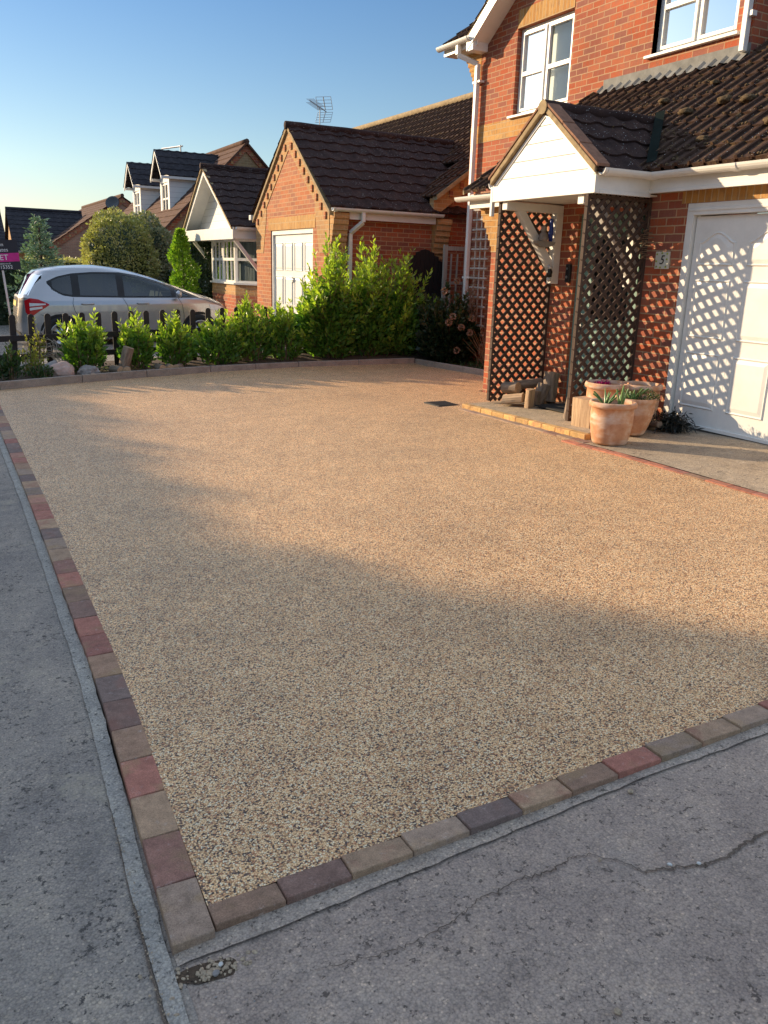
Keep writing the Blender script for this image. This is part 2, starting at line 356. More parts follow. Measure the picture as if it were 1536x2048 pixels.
def blockmat(k):
    m, nt, b = mat('block_' + k); col = BC[k]; oi = N(nt, 'ShaderNodeObjectInfo'); co0 = coords(nt)
    ad = N(nt, 'ShaderNodeVectorMath', operation='MULTIPLY_ADD'); nt.links.new(oi.outputs['Location'], ad.inputs[0]); ad.inputs[1].default_value = (3.7, 2.9, 1); nt.links.new(co0, ad.inputs[2]); co = ad.outputs[0]
    n = noise_t(nt, co, 19, 9, .8); n2 = noise_t(nt, co, 240, 4, .8); n3 = noise_t(nt, co, 7, 3, .6); n4 = noise_t(nt, co, 26, 7, .82)
    c = ramp(nt, n, [(.28, tuple(x * .6 for x in col)), (.5, col), (.70, tuple(x * 1.35 for x in col))])
    c = mixc(nt, c, (.36, .24, .13) if k in ('red', 'mix', 'grey', 'red2') else (.30, .14, .10), ramp(nt, n3, [(.52, (0,) * 3), (.66, (.6,) * 3)]))
    c = mixc(nt, c, ramp(nt, oi.outputs['Random'], [(0, (.78, .78, .8)), (1, (1.2, 1.15, 1.08))]), 1, 'MULTIPLY')
    c = mixc(nt, c, (.55, .47, .42), ramp(nt, n4, [(.58, (0,) * 3), (.70, (.6,) * 3)]))
    c = mixc(nt, c, ramp(nt, n2, [(.3, (.6,) * 3), (.7, (1.3,) * 3)]), 1, 'MULTIPLY')
    nt.links.new(c, b.inputs['Base Color']); b.inputs['Roughness'].default_value = .85; b.inputs['Specular IOR Level'].default_value = .25
    n1 = bump(nt, n2, b, .6, .003); bump(nt, n, b, .5, .008, n1); return m
for k in BC: M['blk_' + k] = blockmat(k)

def leafmat(name, dark, light, tip, trans=.35, rough=.42):
    m, nt, b = mat(name); co = coords(nt)
    g = N(nt, 'ShaderNodeNewGeometry'); at = N(nt, 'ShaderNodeAttribute'); at.attribute_name = 'tint'
    c = ramp(nt, g.outputs['Random Per Island'], [(0, dark), (1, light)])
    c = mixc(nt, c, tip, at.outputs['Fac'])
    nt.links.new(c, b.inputs['Base Color']); b.inputs['Roughness'].default_value = rough; b.inputs['Specular IOR Level'].default_value = .45
    tl = N(nt, 'ShaderNodeBsdfTranslucent'); tc = mixc(nt, c, (1.15, 1.35, .5), 1, 'MULTIPLY'); nt.links.new(tc, tl.inputs[0])
    mx = N(nt, 'ShaderNodeMixShader'); mx.inputs[0].default_value = trans; out = nt.nodes['Material Output']
    nt.links.new(b.outputs[0], mx.inputs[1]); nt.links.new(tl.outputs[0], mx.inputs[2]); nt.links.new(mx.outputs[0], out.inputs[0]); return m
M['laurel'] = leafmat('laurel_leaf', (.07, .16, .03), (.18, .32, .05), (.60, .66, .09), .5)
M['laurel_y'] = leafmat('golden_leaf', (.16, .19, .04), (.3, .3, .06), (.5, .42, .1), .4)
M['hyd'] = leafmat('dark_shrub_leaf', (.012, .028, .012), (.03, .05, .02), (.05, .07, .02), .2)
M['ivy'] = leafmat('ground_leaf', (.03, .06, .02), (.06, .11, .03), (.12, .17, .04), .3)
M['varieg'] = leafmat('variegated_leaf', (.20, .21, .06), (.55, .50, .22), (.72, .62, .33), .3)
M['varieg2'] = leafmat('olive_leaf', (.14, .15, .08), (.42, .42, .28), (.55, .5, .35), .25)
M['spruce'] = leafmat('blue_needles', (.10, .19, .14), (.25, .37, .27), (.42, .48, .25), .15, .6)
M['column'] = leafmat('bright_leaf', (.08, .19, .02), (.2, .38, .04), (.4, .5, .06), .4)
M['hedge'] = leafmat('dark_hedge_leaf', (.015, .035, .015), (.035, .06, .025), (.06, .09, .03), .15)
M['aloe'] = leafmat('aloe_leaf', (.12, .24, .08), (.2, .32, .12), (.3, .36, .15), .2, .35)
M['pinkfl'] = leafmat('magenta_petal', (.35, .01, .12), (.5, .02, .2), (.6, .05, .3), .3)
M['dryfl'] = leafmat('dried_petal', (.16, .09, .06), (.30, .18, .12), (.36, .22, .16), .2)
M['twig'] = flat('twig', (.22, .14, .08), .9, 30, .3)
M['twig_dk'] = flat('dark_twig', (.09, .055, .035), .9, 30, .3)

def wood(name, base, dk, sc=(40, 40, 3), rough=.85):
    m, nt, b = mat(name); co = coords(nt, 'Object', sc); n = noise_t(nt, co, 1, 5, .7)
    nt.links.new(ramp(nt, n, [(.3, dk), (.65, base)]), b.inputs['Base Color']); b.inputs['Roughness'].default_value = rough; bump(nt, n, b, .7, .006); return m
M['trellis'] = wood('dark_stained_wood', (.085, .05, .034), (.045, .026, .018))
M['fence'] = wood('fence_stain', (.028, .016, .014), (.014, .009, .009), rough=.65)
M['oldwood'] = wood('grey_weathered_wood', (.52, .46, .40), (.32, .28, .24))
M['log'] = wood('split_log', (.62, .43, .26), (.30, .18, .10), (60, 60, 4))
M['bark'] = wood('log_bark', (.34, .25, .18), (.12, .08, .055), (26, 26, 6))
M['logend'] = wood('log_end', (.58, .38, .22), (.34, .2, .11), (30, 30, 30))
def terracotta():
    m, nt, b = mat('terracotta'); co = coords(nt)
    n = noise_t(nt, co, 7, 5, .7); c = ramp(nt, n, [(.3, (.46, .20, .10)), (.52, (.60, .31, .17)), (.72, (.70, .50, .36))])
    w_ = noise_t(nt, coords(nt, 'Object', (3, 3, 9)), 1, 3); c = mixc(nt, c, (.72, .62, .52), ramp(nt, w_, [(.48, (0,) * 3), (.66, (.75,) * 3)]))
    nt.links.new(c, b.inputs['Base Color']); b.inputs['Roughness'].default_value = .8; b.inputs['Specular IOR Level'].default_value = .3
    bump(nt, noise_t(nt, co, 60, 3), b, .25, .004); return m
M['terra'] = terracotta()
M['teal'] = flat('teal_door_paint', (.17, .29, .25), .4, 4, .1)
M['black'] = flat('black_plastic', (.015, .015, .016), .45, 10, .2)
M['iron'] = flat('cast_iron', (.035, .033, .032), .6, 40, .3, .5)
M['rubber'] = flat('rubber_mat', (.02, .02, .02), .85, 30, .3)
M['galv'] = flat('galvanised_metal', (.42, .43, .44), .4, 10, .2, 0, .5, .8)
M['tyre'] = flat('tyre', (.02, .02, .02), .8, 20, .2)
M['alloy'] = flat('alloy', (.5, .5, .5), .3, 5, .1, 0, .5, .9)
M['pinkstone'] = flat('pink_stone', (.48, .33, .27), .85, 9, .18, .5)
M['stone'] = flat('grey_stone', (.28, .25, .23), .9, 12, .3, .6)
M['pebble'] = flat('pebble', (.36, .27, .18), .7, 90, .5, .3)
M['pebble_w'] = flat('white_pebble', (.6, .57, .52), .7, 20, .15, .3)
M['moss'] = flat('moss', (.15, .105, .06), 1, 40, .4, 1, .1, 0, .01)
M['post_white'] = flat('sign_post_paint', (.62, .58, .55), .6)
M['blue_cer'] = flat('blue_ceramic', (.02, .05, .3), .3)
def carpaint():
    m, nt, b = mat('silver_paint'); b.inputs['Base Color'].default_value = (.45, .435, .44, 1); b.inputs['Metallic'].default_value = .6
    b.inputs['Roughness'].default_value = .27; b.inputs['Coat Weight'].default_value = .8; b.inputs['Coat Roughness'].default_value = .04
    return m
M['carpaint'] = carpaint()
M['lamp_red'] = flat('red_lens', (.45, .01, .015), .12, 10, .1); M['lamp_clear'] = flat('clear_lens', (.7, .68, .66), .1, 10, .1)

# ---------------------------------------------------------------- ground heights
def kk(y):
    return .0376 if y < 5 else (.015 if y > 9.1 else .0376 - (y - 5) / 4.1 * .0226)
def gz(x, y):
    if y > 12.1:
        t = min(1, (y - 12.1) / .8); k = .015 + t * .0226
        return (max(k * (min(x, 7) - .45), -.03))
    return max(kk(y) * (min(x, 7.5) - .45), -.03)
def sheet(name, mt, pts, dz=0, res=.35, label=None, zf=None):
    """fill polygon pts (x,y) following gz + dz"""
    bm = bmesh.new(); vs = [bm.verts.new((x, y, 0)) for x, y in pts]; bm.faces.new(vs)
    xs = [p[0] for p in pts]; ys = [p[1] for p in pts]
    for ax, lo, hi in ((0, min(xs), max(xs)), (1, min(ys), max(ys))):
        t = math.ceil(lo / res) * res
        while t < hi:
            co = (t, 0, 0) if ax == 0 else (0, t, 0); no = (1, 0, 0) if ax == 0 else (0, 1, 0)
            bmesh.ops.bisect_plane(bm, geom=bm.verts[:] + bm.edges[:] + bm.faces[:], plane_co=co, plane_no=no); t += res
    for v in bm.verts: v.co.z = (zf or gz)(v.co.x, v.co.y) + dz
    bmesh.ops.recalc_face_normals(bm, faces=bm.faces)
    me = bpy.data.meshes.new(name); bm.to_mesh(me); bm.free(); me.materials.append(mt)
    if me.polygons[0].normal.z < 0: me.flip_normals()
    box_uv(me); o = bpy.data.objects.new(name, me); C.objects.link(o); tag(o, kind='structure'); return o

LX = [(.352, 1.67), (.385, 2.4), (.405, 2.8), (.42, 3.3), (.434, 4.5), (.45, 6.0), (.452, 8.5), (.455, 11.36)]   # outer edge of left border
def lx(y):
    for (a, b), (c, d) in zip(LX, LX[1:]):
        if y <= d: return a + (c - a) * max(0, (y - b)) / (d - b)
    return LX[-1][0]
KERB = [(-.9, 11.25), (.0, 11.33), (.65, 11.49), (1.69, 11.82), (2.6, 12.06), (3.57, 12.22), (5.0, 12.27), (7.04, 12.16)]
KERB2 = [(7.04, 12.16), (7.15, 11.3), (7.27, 10.44), (7.36, 9.06)]
base = sheet('ground', M['soil'], [(-60, -25), (60, -25), (60, 160), (-60, 160)], -.09, 6.0)
drive = sheet('resin_driveway', M['resin'], [(.468, 1.768), (4.93, 1.817), (4.93, 5.62), (5.12, 5.75), (5.22, 7.85), (6.32, 8.0), (6.32, 9.2), (7.36, 9.06), (7.27, 10.44), (7.15, 11.3), (7.04, 12.16), (5.0, 12.27), (3.57, 12.22), (2.6, 12.06), (1.69, 11.82), (.65, 11.49), (.562, 11.4), (.562, 8), (.556, 6), (.540, 4.5), (.526, 3.3), (.511, 2.8), (.492, 2.4)], 0, .35)
drive2 = sheet('resin_driveway', M['resin'], [(4.93, 1.84), (9, 2.0), (9, -1), (4.93, -1)], -.006, .7)
asl = sheet('road', M['asphalt_l'], [(.36, -3), (.36, 1.6), (.40, 3), (.455, 6), (.46, 11.2), (-12, 11.0), (-12, -3)], -.022, .4)
asr = sheet('pavement', M['asphalt_r'], [(.325, -3), (8, -3), (8, 1.72), (.33, 1.70)], -.0255, .4)
apron = sheet('garage_apron', M['concrete'], [(4.98, -1), (6.34, -1), (6.34, 6.1), (5.05, 5.9), (5.03, 5.62)], .004, .35)
nbd = sheet('neighbour_drive', M['gravel'], [(-8, 13.3), (9, 13.3), (9, 40), (-8, 40)], -.01, .8)
bed = sheet('garden_bed', M['soil'], [(-.9, 11.3), (.0, 11.38), (.65, 11.54), (1.69, 11.87), (2.6, 12.11), (3.57, 12.27), (5.0, 12.32), (7.09, 12.2), (7.2, 11.3), (7.32, 10.44), (7.41, 9.06), (8.1, 9.06), (8.1, 13.5), (-.9, 13.5)], .045, .4)
far_road = sheet('road', M['asphalt_l'], [(-12, 11), (-.9, 11.2), (-.9, 40), (-12, 40)], -.03, 1.5)

# asphalt crack and concrete strips -------------------------------------------------
def ribbon(name, mt, path, dz, zf=None, jit=.01, sub=24):
    """path [(x,y,width)]"""
    mb = MB(); L = []
    for (a, b) in zip(path, path[1:]):
        for i in range(sub):
            t = i / sub; L.append([a[j] + (b[j] - a[j]) * t for j in range(3)])
    L.append(list(path[-1])); vs = []
    acc = 0; off = random.random() * 50
    for i, p in enumerate(L):
        q = L[min(i + 1, len(L) - 1)]; o = L[max(i - 1, 0)]; d = Vector((q[0] - o[0], q[1] - o[1], 0)).normalized(); n = Vector((-d.y, d.x, 0)); acc += math.hypot(p[0] - o[0], p[1] - o[1])
        for s_ in (-1, 1):
            nz = noise.noise(Vector((acc * 9, off, s_ * 5))) + .6 * noise.noise(Vector((acc * 31, off, s_ * 9)))
            ww = p[2] / 2 * (1 + .14 * nz) + jit * .5 * max(0, nz)
            x = p[0] + n.x * s_ * ww; y = p[1] + n.y * s_ * ww; vs.append((x, y, (zf or gz)(x, y) + dz))
    fs = [(2 * i, 2 * i + 1, 2 * i + 3, 2 * i + 2) for i in range(len(L) - 1)]
    mb.add(vs, fs); o = mb.build(name, mt); tag(o, kind='structure'); return o
ribbon('concrete_strip', M['concrete_strip'], [(.318, -1, .04), (.318, .9, .04), (.318, 1.5, .042), (.330, 1.95, .045), (.353, 2.4, .05), (.378, 2.9, .05), (.393, 3.3, .05), (.409, 4.5, .05), (.425, 6, .05), (.428, 8.5, .055), (.43, 11.1, .06)], -.015, jit=.008)
ribbon('mortar_haunch', M['haunch'], [(.355, 1.67, .07), (.6, 1.668, .065), (1.05, 1.682, .07), (1.5, 1.692, .065), (1.95, 1.702, .06), (2.5, 1.692, .07), (5.5, 1.76, .07)], -.018, jit=.004)
def jag(pts, n=9, amp=.012, w0=.012):
    out = []
    for a, b in zip(pts, pts[1:]):
        for i in range(n):
            t = i / n; out.append((a[0] + (b[0] - a[0]) * t + random.gauss(0, amp * .5), a[1] + (b[1] - a[1]) * t + random.gauss(0, amp), (a[2] + (b[2] - a[2]) * t)))
    out.append(pts[-1]); return out

CR = [(5.2, 1.12, .006), (3.6, 1.42, .008), (2.6, 1.34, .010), (2.025, 1.302, .011), (1.919, 1.297, .012), (1.802, 1.284, .009), (1.735, 1.295, .009), (1.654, 1.327, .008), (1.582, 1.349, .007), (1.549, 1.412, .003), (1.493, 1.472, .003), (1.434, 1.489, .004), (1.35, 1.473, .005), (1.242, 1.487, .004), (1.121, 1.478, .004), (1.005, 1.443, .003), (.883, 1.435, .003), (.775, 1.44, .0025), (.631, 1.475, .0015)]
ribbon('pavement_crack', M['crack'], jag([(x, y, w_ * .72) for x, y, w_ in CR], 12, .0042), -.0205, jit=.003, sub=2)
ribbon('pavement_crack', M['crack'], jag([(.288, .6, .006), (.288, 1.2, .007), (.29, 1.5, .006), (.303, 1.9, .005), (.325, 2.3, .003), (.35, 2.8, .002)], 12, .0025), -.0165, jit=.004, sub=2)

def scatter(name, label, mt, n, fn, smin, smax, kind='stuff'):
    mb = MB()
    for i in range(n):
        x, y, z = fn(); r = random.uniform(smin, smax); rx, ry, rz = r * random.uniform(.7, 1.3), r * random.uniform(.7, 1.2), r * random.uniform(.4, .8)
        a = random.uniform(0, 6.28); vs = []
        for (px, py, pz) in ICO:
            k = random.uniform(.8, 1.15); X = px * rx * k; Y = py * ry * k
            vs.append((x + X * math.cos(a) - Y * math.sin(a), y + X * math.sin(a) + Y * math.cos(a), z + pz * rz * k + rz * .4))
        mb.add(vs, ICF)
    o = mb.build(name, mt); return tag(o, label, None, None, kind)
_b = bmesh.new(); bmesh.ops.create_icosphere(_b, subdivisions=1, radius=1); ICO = [tuple(v.co) for v in _b.verts]; ICF = [tuple(v.index for v in f.verts) for f in _b.faces]; _b.free()
def rock(name, mt, c, r, sub=3, amp=.25, freq=1.6, seed=0, parent=None, flatb=None, rz=0, smooth=False):
    bm = bmesh.new(); bmesh.ops.create_icosphere(bm, subdivisions=sub, radius=1)
    for v in bm.verts:
        p = v.co.copy(); k = 1 + amp * noise.noise(p * freq + Vector((seed * 7.3, seed, 1))) + amp * .35 * noise.noise(p * freq * 3 + Vector((seed, 3, seed)))
        v.co = Vector((p.x * r[0] * k, p.y * r[1] * k, p.z * r[2] * k))
        if flatb is not None: v.co.z = max(v.co.z, flatb)
    me = bpy.data.meshes.new(name); bm.to_mesh(me); bm.free(); me.materials.append(mt)
    if smooth: me.polygons.foreach_set('use_smooth', [True] * len(me.polygons))
    o = bpy.data.objects.new(name, me); C.objects.link(o); o.location = c; o.rotation_euler = (0, 0, rz)
    if parent: o.parent = parent
    return o
mb = MB(); vs = [(.425, 1.585, -.0235)] + [(.425 + .085 * math.cos(a) * (1 + .3 * math.sin(3 * a)), 1.588 + .034 * math.sin(a) * (1 + .25 * math.cos(2 * a + 1)), -.0245) for a in [k * math.pi / 12 for k in range(24)]]
mb.add(vs, [(0, k + 1, (k + 1) % 24 + 1) for k in range(24)]); o = mb.build('pavement_hole', M['soil'], normals=False); fixn_ = o.data.flip_normals() if o.data.polygons[0].normal.z < 0 else None; tag(o, kind='structure')
def crater():
    a = random.uniform(0, 6.28); r = abs(random.gauss(0, 1)); return (.425 + r * .045 * math.cos(a) * 1.5, 1.585 + r * .022 * math.sin(a), -.024)
o = scatter('loose_gravel', 'loose pebbles and grit in the broken corner of the pavement below the block border', M['pebble'], 150, crater, .002, .0075); o['category'] = 'gravel'
def cg():
    k = random.randrange(2, 10); p, q = CR[k], CR[k + 1]; t = random.random(); return (p[0] + (q[0] - p[0]) * t, p[1] + (q[1] - p[1]) * t + random.gauss(0, .004), -.021)
o = scatter('loose_gravel', 'small chips and grit lying along the pavement crack', M['pebble'], 90, cg, .0015, .004); o['category'] = 'gravel'
def lg():
    y = random.uniform(1.3, 2.3); return (.293 + (y - 1.5) * .035 + random.gauss(0, .006), y, -.017)
o = scatter('loose_gravel', 'grit and small stones along the broken edge of the left road', M['pebble'], 130, lg, .001, .0032); o['category'] = 'gravel'
def rg():
    return (random.uniform(.4, 2.8), random.uniform(.8, 1.64), -.0245)
o = scatter('loose_gravel', 'fine grit specks scattered over the grey pavement', M['stone'], 260, rg, .0008, .0028); o['category'] = 'gravel'
for (x, y, r, mt, lb) in [(.405, 1.585, .009, 'pebble', 'buff pebble in the broken pavement corner, largest of the stones there'), (.448, 1.592, .007, 'pebble_w', 'small white pebble in the broken pavement corner beside the buff pebble'),
        (1.80, 1.635, .011, 'pebble', 'tan stone beside the mortar edge below the front block border'), (1.20, 1.045, .010, 'pebble', 'tan pebble alone near the bottom edge on bare pavement'),
        (.318, 1.50, .008, 'pebble', 'buff pebble sitting on the narrow concrete strip'), (1.50, 1.44, .006, 'pebble', 'brown pebble lying on the lip of the pavement crack'), (1.66, 1.335, .007, 'pebble_w', 'white chip lodged in the pavement crack'), (1.735, 1.30, .007, 'pebble_w', 'pale flake lying flat in the wide part of the pavement crack'), (.43, 1.572, .010, 'stone', 'dark grey stone at the lower side of the broken pavement corner')]:
    o = rock('pebble', M[mt], (x, y, gz(x, y) - .018), (r, r * .8, r * .6), 2, .3, seed=x, rz=x * 9); tag(o, lb, 'pebble', 'loose stones on the tarmac')

# ---------------------------------------------------------------- block borders
def blockrow(name, label, cat, blocks, h=.06):
    t = thing(name, label, cat)
    for (pts, z, k) in blocks:
        c = Vector((sum(p[0] for p in pts) / 4, sum(p[1] for p in pts) / 4, 0)); g = .0010
        mb = MB(); q = []
        for p in pts:
            d = (Vector((p[0], p[1], 0)) - c); q.append((p[0] - math.copysign(g, d.x), p[1] - math.copysign(g, d.y)))
        zt = [z + random.uniform(-.0012, .0012) for _ in q]
        mb.add([(x - c.x, y - c.y, -h) for x, y in q] + [(q[i][0] - c.x, q[i][1] - c.y, zt[i] - z) for i in range(4)], [(3, 2, 1, 0), (4, 5, 6, 7)] + [(i, (i + 1) % 4, (i + 1) % 4 + 4, i + 4) for i in range(4)])
        mb.build('block', M['blk_' + k], t, bevel=.0035, loc=(c.x, c.y, z))
    return t
cols = ['grey', 'red', 'tan', 'red', 'purple', 'char', 'mix', 'red', 'red', 'tan', 'char', 'tan', 'grey', 'red', 'mix', 'grey', 'red', 'red2', 'tan', 'char', 'grey', 'red', 'red', 'red2', 'grey', 'tan', 'mix', 'red', 'grey', 'purple']
seq = ['grey', 'mix', 'tan', 'red', 'purple', 'char', 'purple', 'red', 'red', 'mix', 'grey', 'tan', 'red2', 'red', 'tan', 'grey', 'char', 'red2']
bl = []; y = 1.672; i = 0
seq0 = ['grey', 'red2', 'tan', 'red', 'mix', 'purple', 'char', 'mix', 'red', 'red', 'purple', 'mix', 'red', 'red2', 'tan', 'grey', 'char', 'tan', 'red', 'red', 'red2', 'grey', 'tan', 'char', 'grey', 'mix', 'red', 'red2']
while y < 11.3:
    L = .212 if i else .215
    k = seq0[i] if i < len(seq0) else random.choice(['red', 'grey', 'tan', 'mix', 'red2', 'char'])
    bl.append(([(lx(y), y), (lx(y) + .11, y + .005), (lx(y + L) + .11, y + L), (lx(y + L), y + L)], gz(.5, y) + .003, k)); y += L; i += 1
blockrow('block_border', 'long left-hand border of red, grey and tan paving blocks between driveway and worn road', 'paving border', bl)
bl = []; x = .466; i = 0
seq1 = ['mix', 'purple', 'tan', 'grey', 'char', 'tan', 'mix', 'red', 'grey', 'tan', 'grey', 'red', 'mix']
while x < 4.9:
    L = .192; y0 = 1.692 + (x - .46) * .006; y1 = 1.770 + (x - .46) * .011
    bl.append(([(x, y0), (x + L, y0 + .001), (x + L, y1 + .002), (x, y1)], gz(x + L / 2, 1.7) + .003, seq1[i % len(seq1)])); x += L; i += 1
blockrow('block_border', 'near border of tumbled grey and brown paving blocks along the front edge of the driveway', 'paving border', bl)
bl = []; y = 1.9; i = 0
while y < 5.62:
    bl.append(([(4.92, y), (5.0, y), (5.0, y + .205), (4.92, y + .205)], gz(4.95, y) + .009, random.choice(['brick', 'brick', 'brick', 'red', 'mix']))); y += .205; i += 1
blockrow('block_border', 'thin row of orange-red paving blocks between driveway and garage apron', 'paving border', bl)
bl = []; y = 5.62
while y < 7.7:
    xx = 5.03 + (y - 5.62) * .055; bl.append(([(xx, y), (xx + .1, y), (xx + .11, y + .205), (xx + .011, y + .205)], gz(5.1, y) + .008, random.choice(['grey', 'char', 'grey', 'purple']))); y += .205
blockrow('block_border', 'flush row of grey paving blocks at the foot of the porch step', 'paving border', bl)
# porch step: slab plus yellow brick nosing
ST = thing('porch_step', 'low paved porch step edged with yellow bricks under the trellis panels', 'step')
mb = MB(); pts = [(5.20, 5.78), (6.5, 5.95), (6.5, 7.95), (5.30, 7.93)]
mb.add([(x, y, gz(x, y) - .04) for x, y in pts] + [(x, y, gz(x, y) + .052) for x, y in pts], [(4, 5, 6, 7), (0, 1, 5, 4), (1, 2, 6, 5), (2, 3, 7, 6), (3, 0, 4, 7)])
mb.build('slab', M['slab'], ST)
y = 5.72
while y < 7.9:
    L = min(.222, 7.93 - y); xx = 5.13 + (y - 5.72) * .047; mb = MB(); pts = [(xx, y + .003), (xx + .07, y + .003), (xx + .07 + .01, y + L), (xx + .010, y + L)]
    mb.add([(a, b, gz(a, b) - .04) for a, b in pts] + [(a, b, gz(a, b) + .055) for a, b in pts], [(4, 5, 6, 7), (0, 1, 5, 4), (1, 2, 6, 5), (2, 3, 7, 6), (3, 0, 4, 7)])
    mb.build('edging_brick', M['blk_yel'], ST, bevel=.006); y += .225

# kerb edgings along the back
def kerbrun(name, label, path, w, hgt, joints):
    t = thing(name, label, 'kerb')
    P_ = [Vector((a, b, 0)) for a, b in path]
    segs = []
    for a, b in zip(P_, P_[1:]):
        n = max(1, round((b - a).length / .9)); segs += [(a.lerp(b, i / n), a.lerp(b, (i + 1) / n)) for i in range(n)]
    for a, b in segs:
        d = (b - a).normalized(); n = Vector((-d.y, d.x, 0)) * w; a2 = a + d * .003; b2 = b - d * .003; mb = MB()
        q = [a2, b2, b2 + n, a2 + n]
        mb.add([(p.x, p.y, gz(p.x, min(p.y, 12)) - .08) for p in q] + [(p.x, p.y, gz(p.x, min(p.y, 12)) + hgt) for p in q], [(3, 2, 1, 0), (4, 5, 6, 7)] + [(i, (i + 1) % 4, (i + 1) % 4 + 4, i + 4) for i in range(4)])
        mb.build('edging_stone', M['kerbc'], t, bevel=.007)
    return t
kerbrun('concrete_kerb', 'buff concrete edging along the back of the driveway below the hedge', KERB, .06, .10, None)
kerbrun('concrete_kerb', 'short concrete edging on the right-hand bed running to the house corner', KERB2, .06, .085, None)

# drain cover, mat
t = thing('drain_cover', 'square black drain grate set in the driveway near the porch', 'drain cover', (5.21, 8.32, gz(5.2, 8.3) + .004))
mb = MB(); mb.box(-.15, .15, -.165, .165, -.01, .004); mb.build('frame', M['iron'], t)
mb = MB()
for i in range(9): mb.box(-.13, .13, -.145 + i * .034, -.127 + i * .034, .004, .010)
mb.build('grate', M['iron'], t)
mb = MB(); mb.box(-.2, .2, -.3, .3, 0, .015)
o = mb.build('door_mat', M['rubber'], None, bevel=.004, loc=(5.98, 7.0, gz(6, 7) + .053)); tag(o, 'black rubber door mat on the porch step', 'mat')

# ================================================================ building helpers
def prof_rib(Lu, pitch=.165):
    out = []; u = 0
    while u < Lu:
        out += [(u, 0), (u + .105, 0), (u + .113, .024), (u + .128, .030), (u + .143, .024), (u + .151, 0)]; u += pitch
    return [p for p in out if p[0] <= Lu]
def prof_roll(Lu, pitch=.30, h=.022):
    out = []; u = 0
    while u < Lu:
        out += [(u, 0), (u + .06, -.004), (u + .12, 0), (u + .16, h * .6), (u + .205, h), (u + .25, h * .6)]; u += pitch
    return [p for p in out if p[0] <= Lu]
def tiles(name, mt, parent, O, U, V, Lu, Lv, gauge=.3, prof=None, th=.02, keep=None, jit=.003):
    O = Vector(O); U = Vector(U).normalized(); V = Vector(V).normalized(); Nn = U.cross(V)
    if Nn.z < 0: Nn = -Nn
    pr = prof(Lu) if prof else [(i * .4, 0) for i in range(int(Lu / .4) + 1)]
    if Lu - pr[-1][0] > .02: pr.append((Lu, 0))
    V_ = []; F = []; nc = math.ceil(Lv / gauge); base = 0
    for j in range(nc):
        v0 = j * gauge; v1 = min(v0 + gauge, Lv)
        jt = [random.uniform(-jit, jit) for _ in pr]
        rows = []
        for (v, off) in ((v0 - .004, -.012), (v0, th), (v1, 0.0)):
            rows.append(len(V_))
            for i, (u, h_) in enumerate(pr):
                vv = v + (jt[i // 3 * 3] * 2 if v < v1 else 0); V_.append(O + U * u + V * vv + Nn * (h_ + off + jt[i // 5 * 5] * (1 if v < v1 else 0)))
        for r in range(2):
            for i in range(len(pr) - 1):
                if keep:
                    c = O + U * ((pr[i][0] + pr[i + 1][0]) / 2) + V * ((v0 + v1) / 2)
                    if not keep(c): continue
                F.append((rows[r] + i, rows[r] + i + 1, rows[r + 1] + i + 1, rows[r + 1] + i))
    mb = MB(); mb.add(V_, F)
    return mb.build(name, mt, parent, normals=False)
def fixn(o, up=Vector((0, 0, 1))):
    me = o.data
    s = sum((p.normal.dot(up) * p.area for p in me.polygons))
    if s < 0: me.flip_normals()
    return o
def gutter(parent, a, b, side, r=.055, name='gutter', mt=None):
    """half round gutter from a to b, side = unit vector pointing outwards from fascia"""
    a = Vector(a); b = Vector(b); sd = Vector(side); n = 9; pr = []
    for i in range(n + 1):
        t = math.pi * i / n; pr.append((r + r * math.cos(math.pi - t) * 1.0, -r * math.sin(t) * 1.05))
    inner = [(r + (r - .006) * math.cos(math.pi - math.pi * i / n), -(r - .006) * math.sin(math.pi * i / n)) for i in range(n, -1, -1)]
    mb = MB(); mb.prism(pr + inner, a, sd, Vector((0, 0, 1)), b - a)
    L = (b - a).length; d = (b - a).normalized()
    o = mb.build(name, mt or M['white'], parent)
    mb = MB(); t = .04
    # unions / brackets
    while t < L:
        big = [(p[0] + (p[0] - r) * .12, p[1] * 1.12 - .001) for p in pr]; mb.prism(big, a + d * t, sd, Vector((0, 0, 1)), d * .045); t += max(1.0, L / max(1, round(L / 1.1)))
    mb.build('gutter_bracket', mt or M['white'], parent)
    return o
def square_pipe(parent, pts, w=.065, name='downpipe', mt=None):
    mb = MB()
    for a, b in zip(pts, pts[1:]): 
        up = (1, 0, 0) if abs((Vector(b) - Vector(a)).normalized().x) < .9 else (0, 0, 1)
        mb.beam(a, b, w, w, up)
    o = mb.build(name, mt or M['white'], parent, bevel=.008); return o
